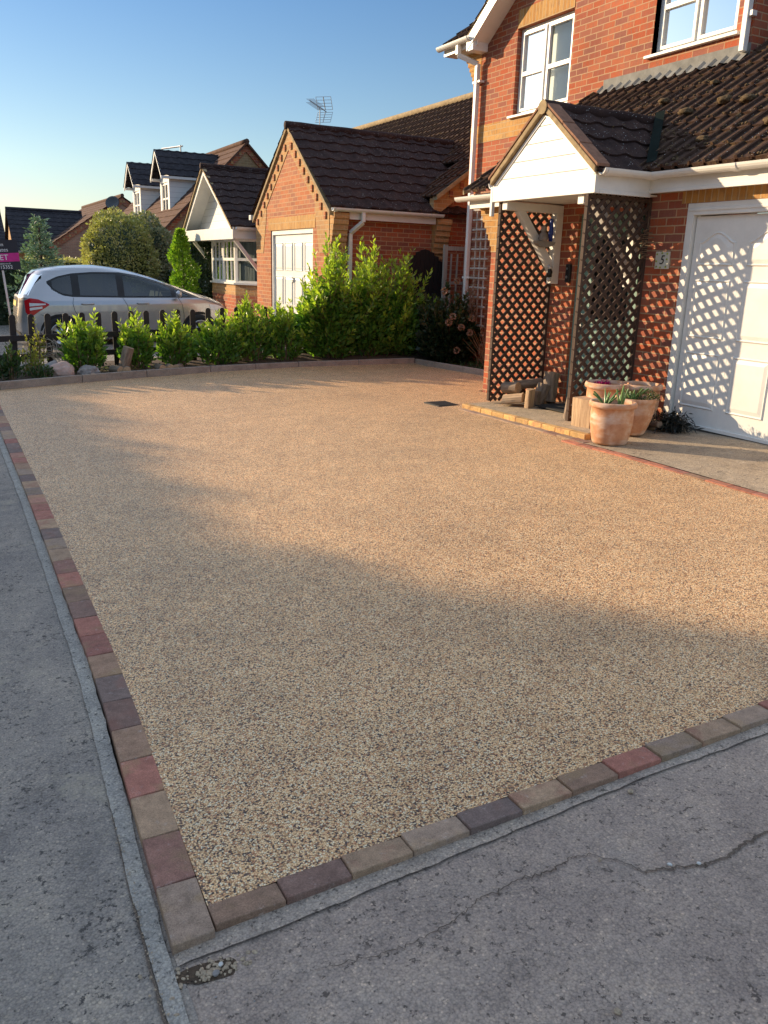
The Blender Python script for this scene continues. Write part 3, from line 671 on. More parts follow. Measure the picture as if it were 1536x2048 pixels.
def window_x(parent, x, y0, y1, z0, z1, cols=2, mid=None, frame=M['white'], back=True, bars=False, cas=None, curtain=None, fw=.055, sgn=1, blind=None):
    """window on a plane x = const looking towards -X (sgn=1). x = outer face of frame"""
    P = lambda d: x + d * sgn
    mb = MB(); mb.box(P(0), P(.06), y0, y0 + fw, z0, z1); mb.box(P(0), P(.06), y1 - fw, y1, z0, z1)
    mb.box(P(.0), P(.06), y0 + fw, y1 - fw, z0, z0 + fw); mb.box(P(0), P(.06), y0 + fw, y1 - fw, z1 - fw, z1)
    W = (y1 - y0 - 2 * fw) / cols
    for c in range(1, cols): mb.box(P(.001), P(.059), y0 + fw + W * c - .022, y0 + fw + W * c + .022, z0 + fw, z1 - fw)
    f = mb.build('window', frame, parent, bevel=.006)
    for c in range(cols):
        a = y0 + fw + W * c + (.022 if c else 0); b = y0 + fw + W * (c + 1) - (.022 if c < cols - 1 else 0); za, zb = z0 + fw, z1 - fw; s_ = .042
        mb = MB(); X0, X1 = P(-.018), P(.045)
        mb.box(X0, X1, a, a + s_, za, zb); mb.box(X0, X1, b - s_, b, za, zb); mb.box(X0, X1, a + s_, b - s_, za, za + s_); mb.box(X0, X1, a + s_, b - s_, zb - s_, zb)
        if mid:
            mb.box(X0 + .002 * sgn, X1, a + s_, b - s_, mid - .03, mid + .03)
        if bars:
            for zz in ([(za + (mid or zb)) / 2] if 0 else []): pass
            cy = (a + b) / 2; mb.box(P(-.006), P(.03), cy - .011, cy + .011, za + s_, zb - s_)
        mb.build('casement', frame, f, bevel=.005)
        mb = MB(); mb.quad((P(.02), a + s_, za + s_), (P(.02), b - s_, za + s_), (P(.02), b - s_, zb - s_), (P(.02), a + s_, zb - s_)); mb.build('pane', M['glass'], f)
    mb = MB(); mb.quad((P(.12), y0 - .02, z0 - .02), (P(.12), y1 + .02, z0 - .02), (P(.12), y1 + .02, z1 + .02), (P(.12), y0 - .02, z1 + .02))
    mb.build('blind' if not curtain else 'curtain', blind or (curtain or M['blind']), f)
    return f
def corbel(parent, x0, x1, yb, zt, zb, out, steps, mt, dirn=1):
    mb = MB(); h = (zt - zb) / steps
    for i in range(steps):
        o_ = out * (i + 1) / steps; mb.box(x0, x1, yb, yb + dirn * o_, zb + i * h + .004, zb + (i + 1) * h - .004)
        mb.box(x0 + .004, x1 - .004, yb, yb + dirn * (o_ - .006), zb + i * h - .004, zb + i * h + .005)
    return mb.build('corbel', mt, parent, bevel=.003)

# ================================================================ our house
HS = thing('brick_house', 'near red brick house with white garage door, porch gable and two upstairs windows', 'house', (0, 0, 0))
ZE = 2.53
# lower walls (hall + garage front) on x = 6.3
mb = MB(); walls(mb, 'x', 6.3, 1.0, 9.07, -.1, 2.5, [(3.58, 5.94, .0, 2.27), (6.47, 7.46, .0, 2.24)], .12)
walls(mb, 'y', 9.07, 6.3, 8.0, -.1, 2.5)
mb.poly([(6.3, 9.07, 2.5), (8.0, 9.07, 2.5), (8.0, 9.07, 3.85), (6.35, 9.07, 2.7)])
mb.build('garage_wall', M['brick_red'], HS)
mb = MB(); mb.box(6.297, 6.31, 3.4, 6.02, 2.272, 2.40); mb.build('lintel', M['brick_sol'], HS)
# kneeler corbel at the far lower corner
corbel(HS, 6.30, 6.52, 9.07, 2.44, 1.92, .33, 7, M['brick_yel'])
mb = MB(); mb.box(6.294, 6.31, 8.96, 9.075, 1.85, 2.46); mb.build('quoin', M['brick_yel'], HS)
# upper wall
mb = MB(); W1 = (9.93, 11.19, 3.86, 5.03); W2 = (7.17, 8.42, 4.17, 5.35)
walls(mb, 'x', 8.0, 6.95, 12.3, -.1, 5.06, [W1, (W2[0], W2[1], W2[2], 5.06)], .1)
walls(mb, 'x', 8.0, 7.17 - .22, 7.17, 5.06, 5.35, [], .1); walls(mb, 'x', 8.0, 8.42, 12.3, 5.06, 5.35, [], .1)
mb.poly([(8.0, 6.95, 5.35), (8.0, 12.1, 5.35), (8.0, 9.55, 7.0), (8.0, 9.45, 7.0)])
walls(mb, 'y', 12.3, 8.0, 15.0, -.1, 5.06); mb.poly([(8.0, 12.3, 5.06), (15.0, 12.3, 5.06), (11.5, 12.3, 7.5)])
walls(mb, 'y', 6.95, 8.0, 9.2, 2.4, 5.3); walls(mb, 'x', 9.2, 1.0, 6.95, 2.4, 5.3)
mb.quad((8.1, 8.42, 4.17), (8.1, 8.42, 5.35), (8.0, 8.42, 5.35), (8.0, 8.42, 4.17))
mb.build('upper_wall', M['brick_red'], HS)
mb = MB(); mb.box(7.995, 8.02, 8.0, 12.303, 3.575, 3.835); mb.box(8.003, 15, 12.29, 12.305, 3.575, 3.835); mb.build('brick_band', M['brick_yel'], HS)
mb = MB(); mb.box(7.994, 8.02, 9.93, 11.19, 5.032, 5.27); mb.build('lintel', M['brick_sol'], HS)
corbel(HS, 8.0, 8.22, 12.3, 5.03, 4.52, .34, 7, M['brick_yel'])
mb = MB(); mb.box(7.994, 8.01, 12.1, 12.302, 4.45, 5.06); mb.build('quoin', M['brick_yel'], HS)
w1 = window_x(HS, 8.075, *W1, cols=2, mid=4.42); w2 = window_x(HS, 8.075, W2[0], W2[1], W2[2], W2[3], cols=2, mid=4.68)
for w_, Wd in ((w1, W1), (w2, W2)):
    mb = MB(); mb.box(7.945, 8.09, Wd[0] - .06, Wd[1] + .07, Wd[2] - .03, Wd[2] + .004); mb.build('sill', M['white'], w_, bevel=.006)
# main roof (facing -X) with cross gable
tv = Vector((1, 0, .72)).normalized()
fixn(tiles('roof', M['tile'], HS, (7.74, 11.9, 5.08), (0, 1, 0), tv, .95, 4.4, prof=prof_rib))
fixn(tiles('roof', M['tile'], HS, (9.0, 1, 5.35), (0, 1, 0), tv, 6.2, 3.0, prof=prof_rib))
sl_ = .71
fixn(tiles('roof', M['tile'], HS, (7.68, 12.1, 5.07), (1, 0, 0), Vector((0, -1, sl_)).normalized(), 4.5, 3.22, prof=prof_rib))
fixn(tiles('roof', M['tile'], HS, (7.68, 6.85, 5.07), (1, 0, 0), Vector((0, 1, sl_)).normalized(), 4.5, 3.26, prof=prof_rib))
for s_, ye in ((-1, 12.1), (1, 6.85)):
    mb = MB(); dz = .17
    prof = [(0, -.17), (0, 0.02), (2.66, 2.66 * sl_ + .02), (2.66, 2.66 * sl_ - .17)]
    mb.prism(prof, (7.70, ye, 5.03), (0, s_, 0), (0, 0, 1), (.022, 0, 0))
    mb.prism([(.0, -.17), (0, -.155), (2.66, 2.66 * sl_ - .155), (2.66, 2.66 * sl_ - .17)], (7.722, ye, 5.03), (0, s_, 0), (0, 0, 1), (.277, 0, 0))
    mb.build('barge_board', M['white'], HS, bevel=.004)
    mb = MB(); mb.prism([(0, .021), (0, .075), (2.66, 2.66 * sl_ + .075), (2.66, 2.66 * sl_ + .021)], (7.695, ye, 5.03), (0, s_, 0), (0, 0, 1), (.10, 0, 0)); mb.build('verge', M['mortar'], HS)
mb = MB(); mb.box(7.71, 7.99, 11.93, 12.09, 4.86, 5.04); mb.build('box_end', M['white'], HS, bevel=.01)
gutter(HS, (7.76, 11.98, 5.06), (7.76, 12.92, 5.06), (-1, 0, 0), .06)
mb = MB(); mb.box(7.76, 7.785, 11.9, 12.85, 4.93, 5.06); mb.box(7.785, 8.0, 12.28, 12.85, 4.93, 4.95); mb.build('fascia', M['white'], HS)
square_pipe(HS, [(7.71, 12.34, 5.0), (7.71, 12.34, 4.86), (7.93, 12.10, 4.72), (7.93, 12.10, .15)], .068)
for zz in (4.45, 2.9, 1.5):
    mb = MB(); mb.box(7.91, 8.0, 12.0, 12.2, zz, zz + .03); mb.build('pipe_clip', M['white'], HS)
square_pipe(HS, [(7.95, 7.01, 5.3), (7.95, 7.01, 3.95)], .068)
mb = MB(); mb.box(7.93, 8.0, 6.93, 6.98, 4.28, 4.33); mb.build('pipe_clip', M['white'], HS)
# lean-to roof over garage and hall
E0 = (6.06, 2.56); T0 = (8.0, 3.90); sl2 = (T0[1] - E0[1]) / (T0[0] - E0[0]); Vd = Vector((1, 0, sl2)).normalized()
L1 = math.hypot(T0[0] - E0[0], T0[1] - E0[1])
fixn(tiles('roof', M['tile'], HS, (E0[0], 6.95, E0[1]), (0, 1, 0), Vd, 2.47, L1, prof=prof_rib, keep=lambda c: not (c.x < 6.75 and 6.5 < c.y < 7.75)))
fixn(tiles('roof', M['tile'], HS, (E0[0], 1.0, E0[1]), (0, 1, 0), Vd, 5.95, L1 + 1.45, prof=prof_rib, keep=lambda c: not (c.x < 6.4 and 6.6 < c.y < 7.75)))
# flashing: upstand and dressed apron
mb = MB(); mb.box(7.975, 8.0, 6.95, 9.20, 3.885, 4.03); mb.build('flashing', M['lead'], HS)
mb = MB(); n = 60; vs = []
for i in range(n + 1):
    y = 6.93 + (9.27 - 6.93) * i / n; ph = (y - 6.95) % .165
    hh = .034 if .10 < ph < .155 else .006
    for d in (0, .12 + .02 * math.sin(i * 1.7), ):
        vs.append((7.99 - d * Vd.x, y, 3.915 - d * Vd.z + hh + .004 + (.02 if d == 0 else 0)))
mb.add(vs, [(2 * i, 2 * i + 1, 2 * i + 3, 2 * i + 2) for i in range(n)]); fixn(mb.build('flashing', M['lead'], HS, normals=False))
mb = MB(); mb.prism([(0, 0), (0, .06), (L1 * Vd.x, L1 * Vd.z + .06), (L1 * Vd.x, L1 * Vd.z)], (6.06, 9.40, 2.53), (1, 0, 0), (0, 0, 1), (0, .03, 0)); mb.build('verge', M['mortar'], HS)
# fascia, soffit, gutter on garage side
mb = MB(); mb.box(6.17, 6.195, 1.0, 6.33, 2.37, 2.54); mb.box(6.17, 6.195, 7.93, 9.42, 2.37, 2.54); mb.box(6.165, 6.171, 1.0, 6.33, 2.37, 2.40); mb.build('fascia', M['white'], HS, bevel=.003)
mb = MB(); mb.box(6.195, 6.3, 1.0, 9.42, 2.395, 2.41); mb.build('soffit', M['white'], HS)
gutter(HS, (6.165, 1.0, 2.545), (6.165, 6.27, 2.545), (-1, 0, 0)); gutter(HS, (6.165, 7.98, 2.51), (6.165, 9.62, 2.51), (-1, 0, 0))
# porch canopy
PX0 = 5.5; PYN, PYF = 6.32, 7.94; PC = (PYN + PYF) / 2; PZ = 2.55; PA = 3.17; hs = (PA - PZ) / (PC - PYN)
for s_, ye in ((1, PYN - .03), (-1, PYF + .03)):
    fixn(tiles('porch_roof', M['tile_dark'], HS, (5.47, ye, PZ - .02), (1, 0, 0), Vector((0, s_, hs)).normalized(), 1.52, 1.05, gauge=.27, prof=prof_roll, jit=.004))
    mb = MB(); pw = PC - PYN
    mb.prism([(0, -.02), (0, .045), (pw, pw * hs + .045), (pw, pw * hs - .02)], (5.455, PYN - .02 if s_ > 0 else PYF + .02, PZ - .03), (0, s_, 0), (0, 0, 1), (.05, 0, 0))
    mb.build('verge', M['mortar'], HS, bevel=.008)
    mb = MB()
    for i in range(3):
        a = pw * (i) / 3; b = pw * (i + 1) / 3 - .01
        mb.prism([(a, a * hs + .03), (a, a * hs + .055), (b, b * hs + .05), (b, b * hs + .025)], (5.45, PYN - .05 if s_ > 0 else PYF + .05, PZ - .02), (0, s_, 0), (0, 0, 1), (.15, 0, 0))
    mb.build('verge_tile', M['verge_tile'], HS)
mb = MB(); mb.tube([(5.45 + i * .17, PC, PA - .01 + .006 * math.sin(i * 2.2)) for i in range(10)], [.07, .068, .071, .067, .07, .069, .071, .068, .07, .069], 12); mb.build('ridge_tile', M['tile_dark'], HS, smooth=True)
mb = MB(); mb.tube([(5.443, PC, PA - .01), (5.452, PC, PA - .01)], .066, 12); mb.build('ridge_mortar', M['mortar'], HS)
mb = MB(); pw = PC - PYN - .0
mb.prism([(0, 2.49), (2 * pw, 2.49), (pw, PA - .09)], (PX0, PYN, 0), (0, 1, 0), (0, 0, 1), (.05, 0, 0)); mb.build('gable_cladding', M['boards'], HS)
mb = MB(); mb.box(PX0 - .012, PX0 + .04, PYN - .005, PYF + .005, 2.335, 2.492); mb.box(PX0 + .04, 6.19, PYN, PYN + .025, 2.335, 2.52); mb.box(PX0 + .04, 6.3, PYF - .025, PYF, 2.335, 2.52)
mb.box(PX0 + .05, 6.17, PYN - .006, PYN, 2.335, 2.37)
mb.build('porch_fascia', M['white'], HS, bevel=.003)
for s_ in (0, 1):
    mb = MB(); c0 = (0, .0) ; ya = PYN + (.0) if s_ == 0 else PYF
    dd = 1 if s_ == 0 else -1
    mb.prism([(0, 0), (.05, 0), (pw, pw * hs - .04), (pw, pw * hs)], (PX0 - .01, ya, 2.50), (0, dd, 0), (0, 0, 1), (.012, 0, 0)); mb.build('gable_trim', M['white'], HS)
mb = MB(); mb.box(PX0 + .04, 6.3, PYN + .025, PYF - .025, 2.35, 2.365); mb.build('porch_ceiling', M['white'], HS)
gutter(HS, (5.50, PYN - .003, 2.545), (6.16, PYN - .003, 2.545), (0, -1, 0)); gutter(HS, (5.50, PYF + .003, 2.53), (6.14, PYF + .003, 2.53), (0, 1, 0))
mb = MB(); mb.box(6.08, 6.17, 6.22, 6.32, 2.485, 2.55); mb.build('gutter_corner', M['white'], HS, bevel=.012)
mb = MB(); mb.box(5.49, 5.53, 7.95, 7.99, 2.19, 2.49); mb.build('fascia_end', M['white'], HS, bevel=.004)
mb = MB()   # valley lining
a, b = Vector((6.10, 6.27, 2.635)), Vector((6.98, 7.12, 3.27)); dn = Vector((.5, -.5, 0)).normalized() * .045; mb.quad(a - dn, a + dn + Vector((0, 0, .02)), b + dn + Vector((0, 0, .02)), b - dn); fixn(mb.build('valley_lining', M['darklead'], HS))
# gallows brackets
for yb in (7.72, 6.5):
    mb = MB(); mb.box(5.53, 6.3, yb, yb + .09, 2.25, 2.335); mb.build('bracket', M['white'], HS, bevel=.006)
    mb = MB(); mb.box(6.205, 6.30, yb - .002, yb + .092, 1.50, 2.25); mb.build('bracket', M['white'], HS, bevel=.006)
    mb = MB(); mb.beam((5.72, yb + .045, 2.27), (6.25, yb + .045, 1.62), .075, .085, (0, 0, 1)); mb.build('bracket', M['white'], HS, bevel=.006)
# garage door
GD = (3.62, 5.90)
mb = MB(); mb.box(6.30, 6.40, 5.865, 5.94, .2, 2.27); mb.box(6.30, 6.40, 3.58, 3.655, .2, 2.27); mb.box(6.30, 6.40, 3.655, 5.865, 2.165, 2.27); mb.box(6.292, 6.30, 3.6, 5.92, 2.20, 2.225)
fr = mb.build('garage_door_frame', M['door_white'], HS, bevel=.004)
mb = MB(); mb.box(6.345, 6.38, 3.665, 5.855, .245, 2.155); mb.box(6.325, 6.37, 3.665, 5.855, .232, .262)
for k in range(1, 4): mb.box(6.3435, 6.346, 5.855 - k * .5475 - .004, 5.855 - k * .5475 + .004, .27, 2.15)
gd = mb.build('garage_door', M['door_white'], HS, bevel=.003)
def raised(mb, x, y0, y1, z0, z1, arch=0, d=.014, s=.035):
    def ring(i, dx):
        pts = [(x - dx, y1 - i, z0 + i), (x - dx, y0 + i, z0 + i), (x - dx, y0 + i, z1 - i)]
        if arch:
            for k in range(1, 10):
                t = k / 10; yy = y0 + i + (y1 - y0 - 2 * i) * t; pts.append((x - dx, yy, z1 - i + arch * math.sin(math.pi * t) ** 1.6))
        pts.append((x - dx, y1 - i, z1 - i)); return pts
    r0, r1, r2 = ring(0, 0), ring(.012, d * .8), ring(.024, .003); r3 = ring(s + .024, .011); n = len(r0)
    mb.add(r0 + r1 + r2 + r3, [(a * n + k, a * n + (k + 1) % n, (a + 1) * n + (k + 1) % n, (a + 1) * n + k) for a in range(3) for k in range(n)] + [tuple(3 * n + k for k in range(n))])
for k in range(4):
    yb = 5.855 - k * .5475; 
    for (z0, z1, ar) in ((.42, .94, 0), (1.07, 1.60, 0), (1.72, 1.93, .09)):
        mb = MB(); raised(mb, 6.345, yb - .5475 + .07, yb - .07, z0, z1, ar); o = mb.build('door_panel', M['door_white'], gd)
# front door (teal) in its opening
mb = MB(); mb.box(6.34, 6.42, 7.385, 7.46, .15, 2.24); mb.box(6.34, 6.42, 6.47, 6.545, .15, 2.24); mb.box(6.34, 6.42, 6.545, 7.385, 2.165, 2.24); mb.box(6.33, 6.42, 6.545, 7.385, .15, .2); mb.build('door_frame', M['teal'], HS, bevel=.005)
mb = MB(); walls(mb, 'x', 6.375, 6.55, 7.38, .2, 2.165, [(6.68, 7.25, 1.15, 2.0)], .03); 
for (a, b, c, d) in ((6.68, 6.93, .4, .95), (7.0, 7.25, .4, .95)): raised(mb, 6.375, a, b, c, d)
fd = mb.build('front_door', M['teal'], HS)
mb = MB(); mb.quad((6.39, 6.66, 1.13), (6.39, 7.27, 1.13), (6.39, 7.27, 2.02), (6.39, 6.66, 2.02)); mb.build('pane', M['glass'], fd)
mb = MB(); mb.box(6.33, 6.375, 7.30, 7.33, 1.05, 1.2); mb.tube([(6.335, 7.315, 1.12), (6.315, 7.315, 1.12), (6.315, 7.22, 1.12)], .009, 8); mb.build('handle', M['galv'], fd)
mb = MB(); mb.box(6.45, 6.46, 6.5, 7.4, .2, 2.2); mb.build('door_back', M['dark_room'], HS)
# moss clumps on the lean-to roof
for i, (y, t) in enumerate([(6.35, 1.05), (6.02, .98), (5.95, .35), (5.45, .75), (5.35, .5), (6.75, .95), (7.4, 1.3), (5.1, .45), (6.9, 1.5), (5.6, 1.35), (4.9, 1.0)]):
    p = Vector((E0[0], y, E0[1])) + Vd * t * 1.15; s_ = random.uniform(.04, .07)
    rock('moss_clump', M['moss'], p + Vector((0, 0, .04)), (s_, s_ * 1.1, s_ * .6), 3, .35, 2, seed=i + 20, parent=HS, smooth=True)
def mossy(name, roofO, U, V, Lu, Lv, n, parent, smin=.006, smax=.016, edge=.3):
    mb = MB(); U = Vector(U).normalized(); V = Vector(V).normalized()
    for i in range(n):
        u = random.uniform(.05, Lu); k = random.randrange(0, int(Lv / edge)); v = k * edge + abs(random.gauss(0, .03)); p = Vector(roofO) + U * u + V * v + Vector((0, 0, .02)); r = random.uniform(smin, smax)
        mb.add([p + Vector((a * r * 1.3, b * r * 1.3, c * r)) for a, b, c in ICO], ICF)
    o = mb.build(name, M['moss'], parent); o['kind'] = 'stuff'; return o
mossy('moss', (E0[0], 3.2, E0[1] + .01), (0, 1, 0), Vd, 6.0, L1, 650, HS)

# things fixed to / standing in the porch
def trellis(name, label, y, x0, x1, z0, z1, pitch=.12, w=.036, mt=M['trellis']):
    t = thing(name, label, 'trellis', (0, 0, 0))
    mb = MB(); mb.box(x0 - .006, x0 + .016, y - .02, y + .02, z0, z1); mb.build('post', M['trellis'], t)
    mb = MB(); mb.box(x1 - .02, x1 + .01, y - .02, y + .02, z0 + .05, z1); mb.box(x0, x1, y - .018, y + .018, z1 - .03, z1); mb.build('rail', mt, t)
    W, Hh = x1 - x0, z1 - z0
    for sgn, dy in ((1, -.0065), (-1, .0065)):
        mb = MB(); k = -Hh
        while k < W + Hh:
            # line x - sgn*z = k  (local)
            pts = []
            for zz in (0, Hh):
                xx = k + zz if sgn > 0 else (k + Hh) - zz
                pts.append((xx, zz))
            (xa, za), (xb, zb) = pts
            # clip x to [0,W]
            def clip(xa, za, xb, zb):
                if xa > xb: xa, za, xb, zb = xb, zb, xa, za
                if xb <= 0 or xa >= W: return None
                if xa < 0: za += (zb - za) * (0 - xa) / (xb - xa); xa = 0
                if xb > W: zb -= (zb - za) * (xb - W) / (xb - xa); xb = W
                return xa, za, xb, zb
            c = clip(xa, za, xb, zb)
            if c and abs(c[2] - c[0]) > .03:
                a = Vector((x0 + c[0], y + dy, z0 + c[1])); b = Vector((x0 + c[2], y + dy, z0 + c[3]))
                mb.beam(a, b, .0125, w, (0, 0, 1))
            k += pitch
        mb.build('lattice', mt, t)
    return t
trellis('trellis_panel', 'far dark brown diamond trellis panel on the porch, with logs stacked at its foot', 7.86, 5.54, 6.29, .19, 2.33)
trellis('trellis_panel', 'near dark brown diamond trellis panel on the porch, behind the terracotta pots', 6.42, 5.50, 6.29, .20, 2.33)
# house number tile
t = thing('number_tile', 'small cream ceramic house number tile reading 5 on the red brick beside the garage door', 'number plate', (6.285, 6.165, 1.765))
mb = MB(); mb.box(-.012, .012, -.085, .085, -.08, .08); mb.build('tile', flat('cream_glaze', (.62, .6, .5), .25, 5, .08), t, bevel=.003)
def text_mesh(name, s, size, mt, parent, loc, rot, ext=.001, align='CENTER', shear=0, sx=1, font=None):
    cu = bpy.data.curves.new(name, 'FONT'); cu.body = s; cu.size = size; cu.extrude = ext; cu.align_x = align; cu.align_y = 'CENTER'; cu.shear = shear
    tmp = bpy.data.objects.new(name + '_tmp', cu); C.objects.link(tmp); dg = bpy.context.evaluated_depsgraph_get(); me = bpy.data.meshes.new_from_object(tmp.evaluated_get(dg)); bpy.data.objects.remove(tmp)
    me.materials.clear(); me.materials.append(mt); o = bpy.data.objects.new(name, me); C.objects.link(o); o.parent = parent; o.location = loc; o.rotation_euler = rot; o.scale = (sx, 1, 1); return o
text_mesh('digit', '5', .12, M['black'], t, (-.0135, 0, 0), (R(90), 0, R(-90)), shear=.25)
gyg = flat('green_yellow_glaze', (.30, .36, .06), .3, 60, .8)
for (a, b) in ((-.065, .06), (-.065, 0.01), (-.06, -.06), (.065, .055), (.066, -.01), (.06, -.06), (0, .066), (0.01, -.066)):
    mb = MB(); mb.add([Vector((-.0135, a, b)) + Vector((p[0] * .002, p[1] * .013, p[2] * .011)) for p in ICO], ICF); mb.build('leaf_decoration', gyg, t)
# doorbell
t = thing('doorbell', 'black doorbell fixed to the brick beside the teal door', 'doorbell', (6.29, 7.53, 1.62))
mb = MB(); mb.box(-.03, .01, -.035, .035, -.1, .1); mb.build('case', M['black'], t, bevel=.01)
mb = MB(); mb.tube([(-.032, 0, -.04), (-.036, 0, -.04)], .015, 12); mb.tube([(-.032, 0, .05), (-.036, 0, .05)], .012, 12); mb.build('button', M['galv'], t)
# wall pocket / ornament in the bracket
t = thing('wall_shelf', 'small curved grey shelf in the angle of the far white porch bracket', 'shelf', (6.02, 7.70, 1.93))
mb = MB(); mb.prism([(-.13, .02), (.13, .02), (.12, -.005), (.08, -.03), (0, -.045), (-.08, -.03), (-.12, -.005)], (0, 0, 0), (1, 0, 0), (0, 0, 1), (0, -.07, 0)); mb.build('bowl', flat('shelf_grey', (.3, .27, .24), .7), t)
t = thing('ornament', 'blue and grey garden ornament sitting on the small shelf in the porch bracket', 'ornament', (6.02, 7.665, 1.95))
mb = MB(); mb.lathe([(.0, 0), (.05, 0), (.058, .03), (.04, .08), (.022, .095), (.034, .12), (.026, .155), (.0, .165)], (-.02, 0, 0), 16); mb.build('figure', M['stone'], t, smooth=True)
mb = MB(); mb.lathe([(.0, 0), (.022, 0), (.026, .08), (.018, .2), (.022, .23), (0, .24)], (.08, 0, 0), 14); mb.build('vase', M['blue_cer'], t, smooth=True)
t = thing('wind_spinner', 'rusty wire spiral hanging on the brick wall above the number tile', 'wind spinner', (6.24, 6.34, 1.9))
mb = MB(); pts = []
for i in range(90):
    a = i * .5; r = .07 * math.sin(math.pi * (i + 4) / 98) + .02; pts.append((r * math.cos(a) * .6 - .02, r * math.sin(a), -.12 + i * .0032))
mb.tube(pts, .0035, 5); mb.tube([(-.02, 0, .16), (-.02, 0, .26), (.05, 0, .28)], .003, 5); mb.build('spiral', M['twig'], t)
# little hanging figure at the foot of the bracket
t = thing('ornament', 'tiny black and white ornament hanging at the foot of the far porch bracket', 'ornament', (6.15, 7.70, 1.66))
mb = MB(); mb.lathe([(0, -.09), (.03, -.085), (.035, -.03), (.02, 0)], (0, 0, 0), 10); mb.build('body', M['black'], t, smooth=True)
mb = MB(); mb.lathe([(0, -.005), (.022, .005), (.024, .03), (0, .05)], (0, 0, 0), 10); mb.lathe([(0, -.14), (.02, -.13), (.028, -.1), (0, -.088)], (0, 0, 0), 10); mb.build('head', M['pebble_w'], t, smooth=True)
# garden trellis on the house wall
t = thing('garden_trellis', 'tall square-grid trellis on the wall between white downpipe and porch corner', 'trellis')
mb = MB()
for yy in (11.60, 11.74, 11.88): mb.box(7.93, 7.945, yy - .014, yy + .014, .3, 2.55)
mb.build('upright', M['oldwood'], t)
mb = MB()
for k in range(15): mb.box(7.912, 7.93, 11.50, 11.97, .45 + k * .15, .478 + k * .15)
mb.build('crossbar', M['oldwood'], t)

# ================================================================ neighbour houses
def gable_tri(mb, plane, k, a0, a1, ez, rz, am=None):
    am = (a0 + a1) / 2 if am is None else am
    if plane == 'x': mb.poly([(k, a0, ez), (k, a1, ez), (k, am, rz)])
    else: mb.poly([(a0, k, ez), (a1, k, ez), (am, k, rz)])
def verge_x(parent, x, ya, yr, za, zr, mt, w=.09, out=.05, name='verge', drop=.0):
    """verge strip lying along slope on gable plane x"""
    mb = MB(); s_ = 1 if yr > ya else -1; L = abs(yr - ya)
    mb.prism([(0, -w), (0, 0), (L, zr - za), (L, zr - za - w)], (x - out, ya, za - drop), (0, s_, 0), (0, 0, 1), (out + .03, 0, 0)); return mb.build(name, mt, parent)
def dentils(parent, x, ya, yr, za, zr, mt, n, drop=.26, sz=.07, axis='x'):
    for i in range(n):
        mb = MB(); t = (i + .7) / (n + .5); y = ya + (yr - ya) * t; z = za + (zr - za) * t - drop
        if axis == 'x': mb.box(x - .03, x + .02, y - sz / 2, y + sz / 2, z - sz * .8, z + sz * .8)
        else: mb.box(y - sz / 2, y + sz / 2, x - .03, x + .02, z - sz * .8, z + sz * .8)
        mb.build('dentil_brick', mt, parent)

NB = thing('brick_bungalow', 'orange brick bungalow with gabled single garage and white-gabled bay window behind the laurels', 'house')
gx = 6.1; yn, yf, ym = 13.6, 17.28, 15.46; ge, gr = 2.56, 4.04
mb = MB(); walls(mb, 'x', gx, yn, yf, -.1, ge, [(14.31, 16.44, .0, 2.27)], .12); gable_tri(mb, 'x', gx, yn, yf, ge, gr - .04, ym)
mb.build('garage_wall', M['brick_nb'], NB)
mb = MB(); walls(mb, 'y', yn, gx, 11.0, -.1, 2.6); mb.poly([(8.15, yn, 2.6), (11.77, yn, 2.6), (11.77, yn, 5.5), (8.15, yn, 2.95)])
walls(mb, 'y', yf, gx, 8.0, -.1, ge); walls(mb, 'x', 6.32, yf, 22.2, -.1, 2.45, [(17.9, 20.6, 1.2, 2.12)], .02); walls(mb, 'y', 22.2, 6.32, 12, -.1, 2.45)
mb.build('wall', M['brick_red'], NB)
mb = MB(); mb.box(gx - .006, gx + .02, 14.2, 16.55, 2.272, 2.50); mb.build('lintel', M['brick_sol'], NB)
for (a, b, sg) in ((yn - .003, yn + .62, 1), (yf - .62, yf + .003, -1)):
    mb = MB(); lo = a if sg > 0 else b
    mb.prism([(0, 1.85), (.0, 2.60), (.62, 3.02), (.62, 2.55), (.42, 1.85)], (gx - .007, lo, 0), (0, sg, 0), (0, 0, 1), (.02, 0, 0)); mb.build('kneeler', M['brick_tan'], NB)
for ya, s_ in ((yn, 1), (yf, -1)):
    yr = ym; L = abs(yr - ya); sl = (gr - ge) / L; mb = MB()
    mb.prism([(0, -.34), (0, .02), (L, gr - ge + .02), (L, gr - ge - .38)], (gx - .010, ya, ge), (0, s_, 0), (0, 0, 1), (.02, 0, 0)); mb.build('verge_band', M['brick_tan'], NB)
    dentils(NB, gx - .006, ya, yr, ge, gr, M['brick_nb'], 9, .21)
    verge_x(NB, gx, ya - s_ * .10, yr, ge - .04, gr + .04, M['mortar'], .07, .05)
corbel(NB, gx, gx + .28, yn, 2.5, 1.75, .2, 8, M['brick_tan'], -1)
corbel(NB, 8.12, 8.42, yn, 2.50, 1.80, .2, 7, M['brick_tan'], -1)
for ya, s_ in ((13.42, 1), (17.5, -1)):
    d = abs(ym - ya); V = Vector((0, s_, (gr - 2.56) / d)).normalized()
    fixn(tiles('roof', M['tile_dark'], NB, (gx - .06, ya, 2.59), (1, 0, 0), V, 3.9, math.hypot(d, gr - 2.56), gauge=.29, prof=prof_roll, jit=.004))
mb = MB(); mb.tube([(gx - .07 + i * .3, ym, gr + .03 + .004 * math.sin(i * 2)) for i in range(13)], .075, 10); mb.build('ridge_tile', M['tile_dark'], NB, smooth=True)
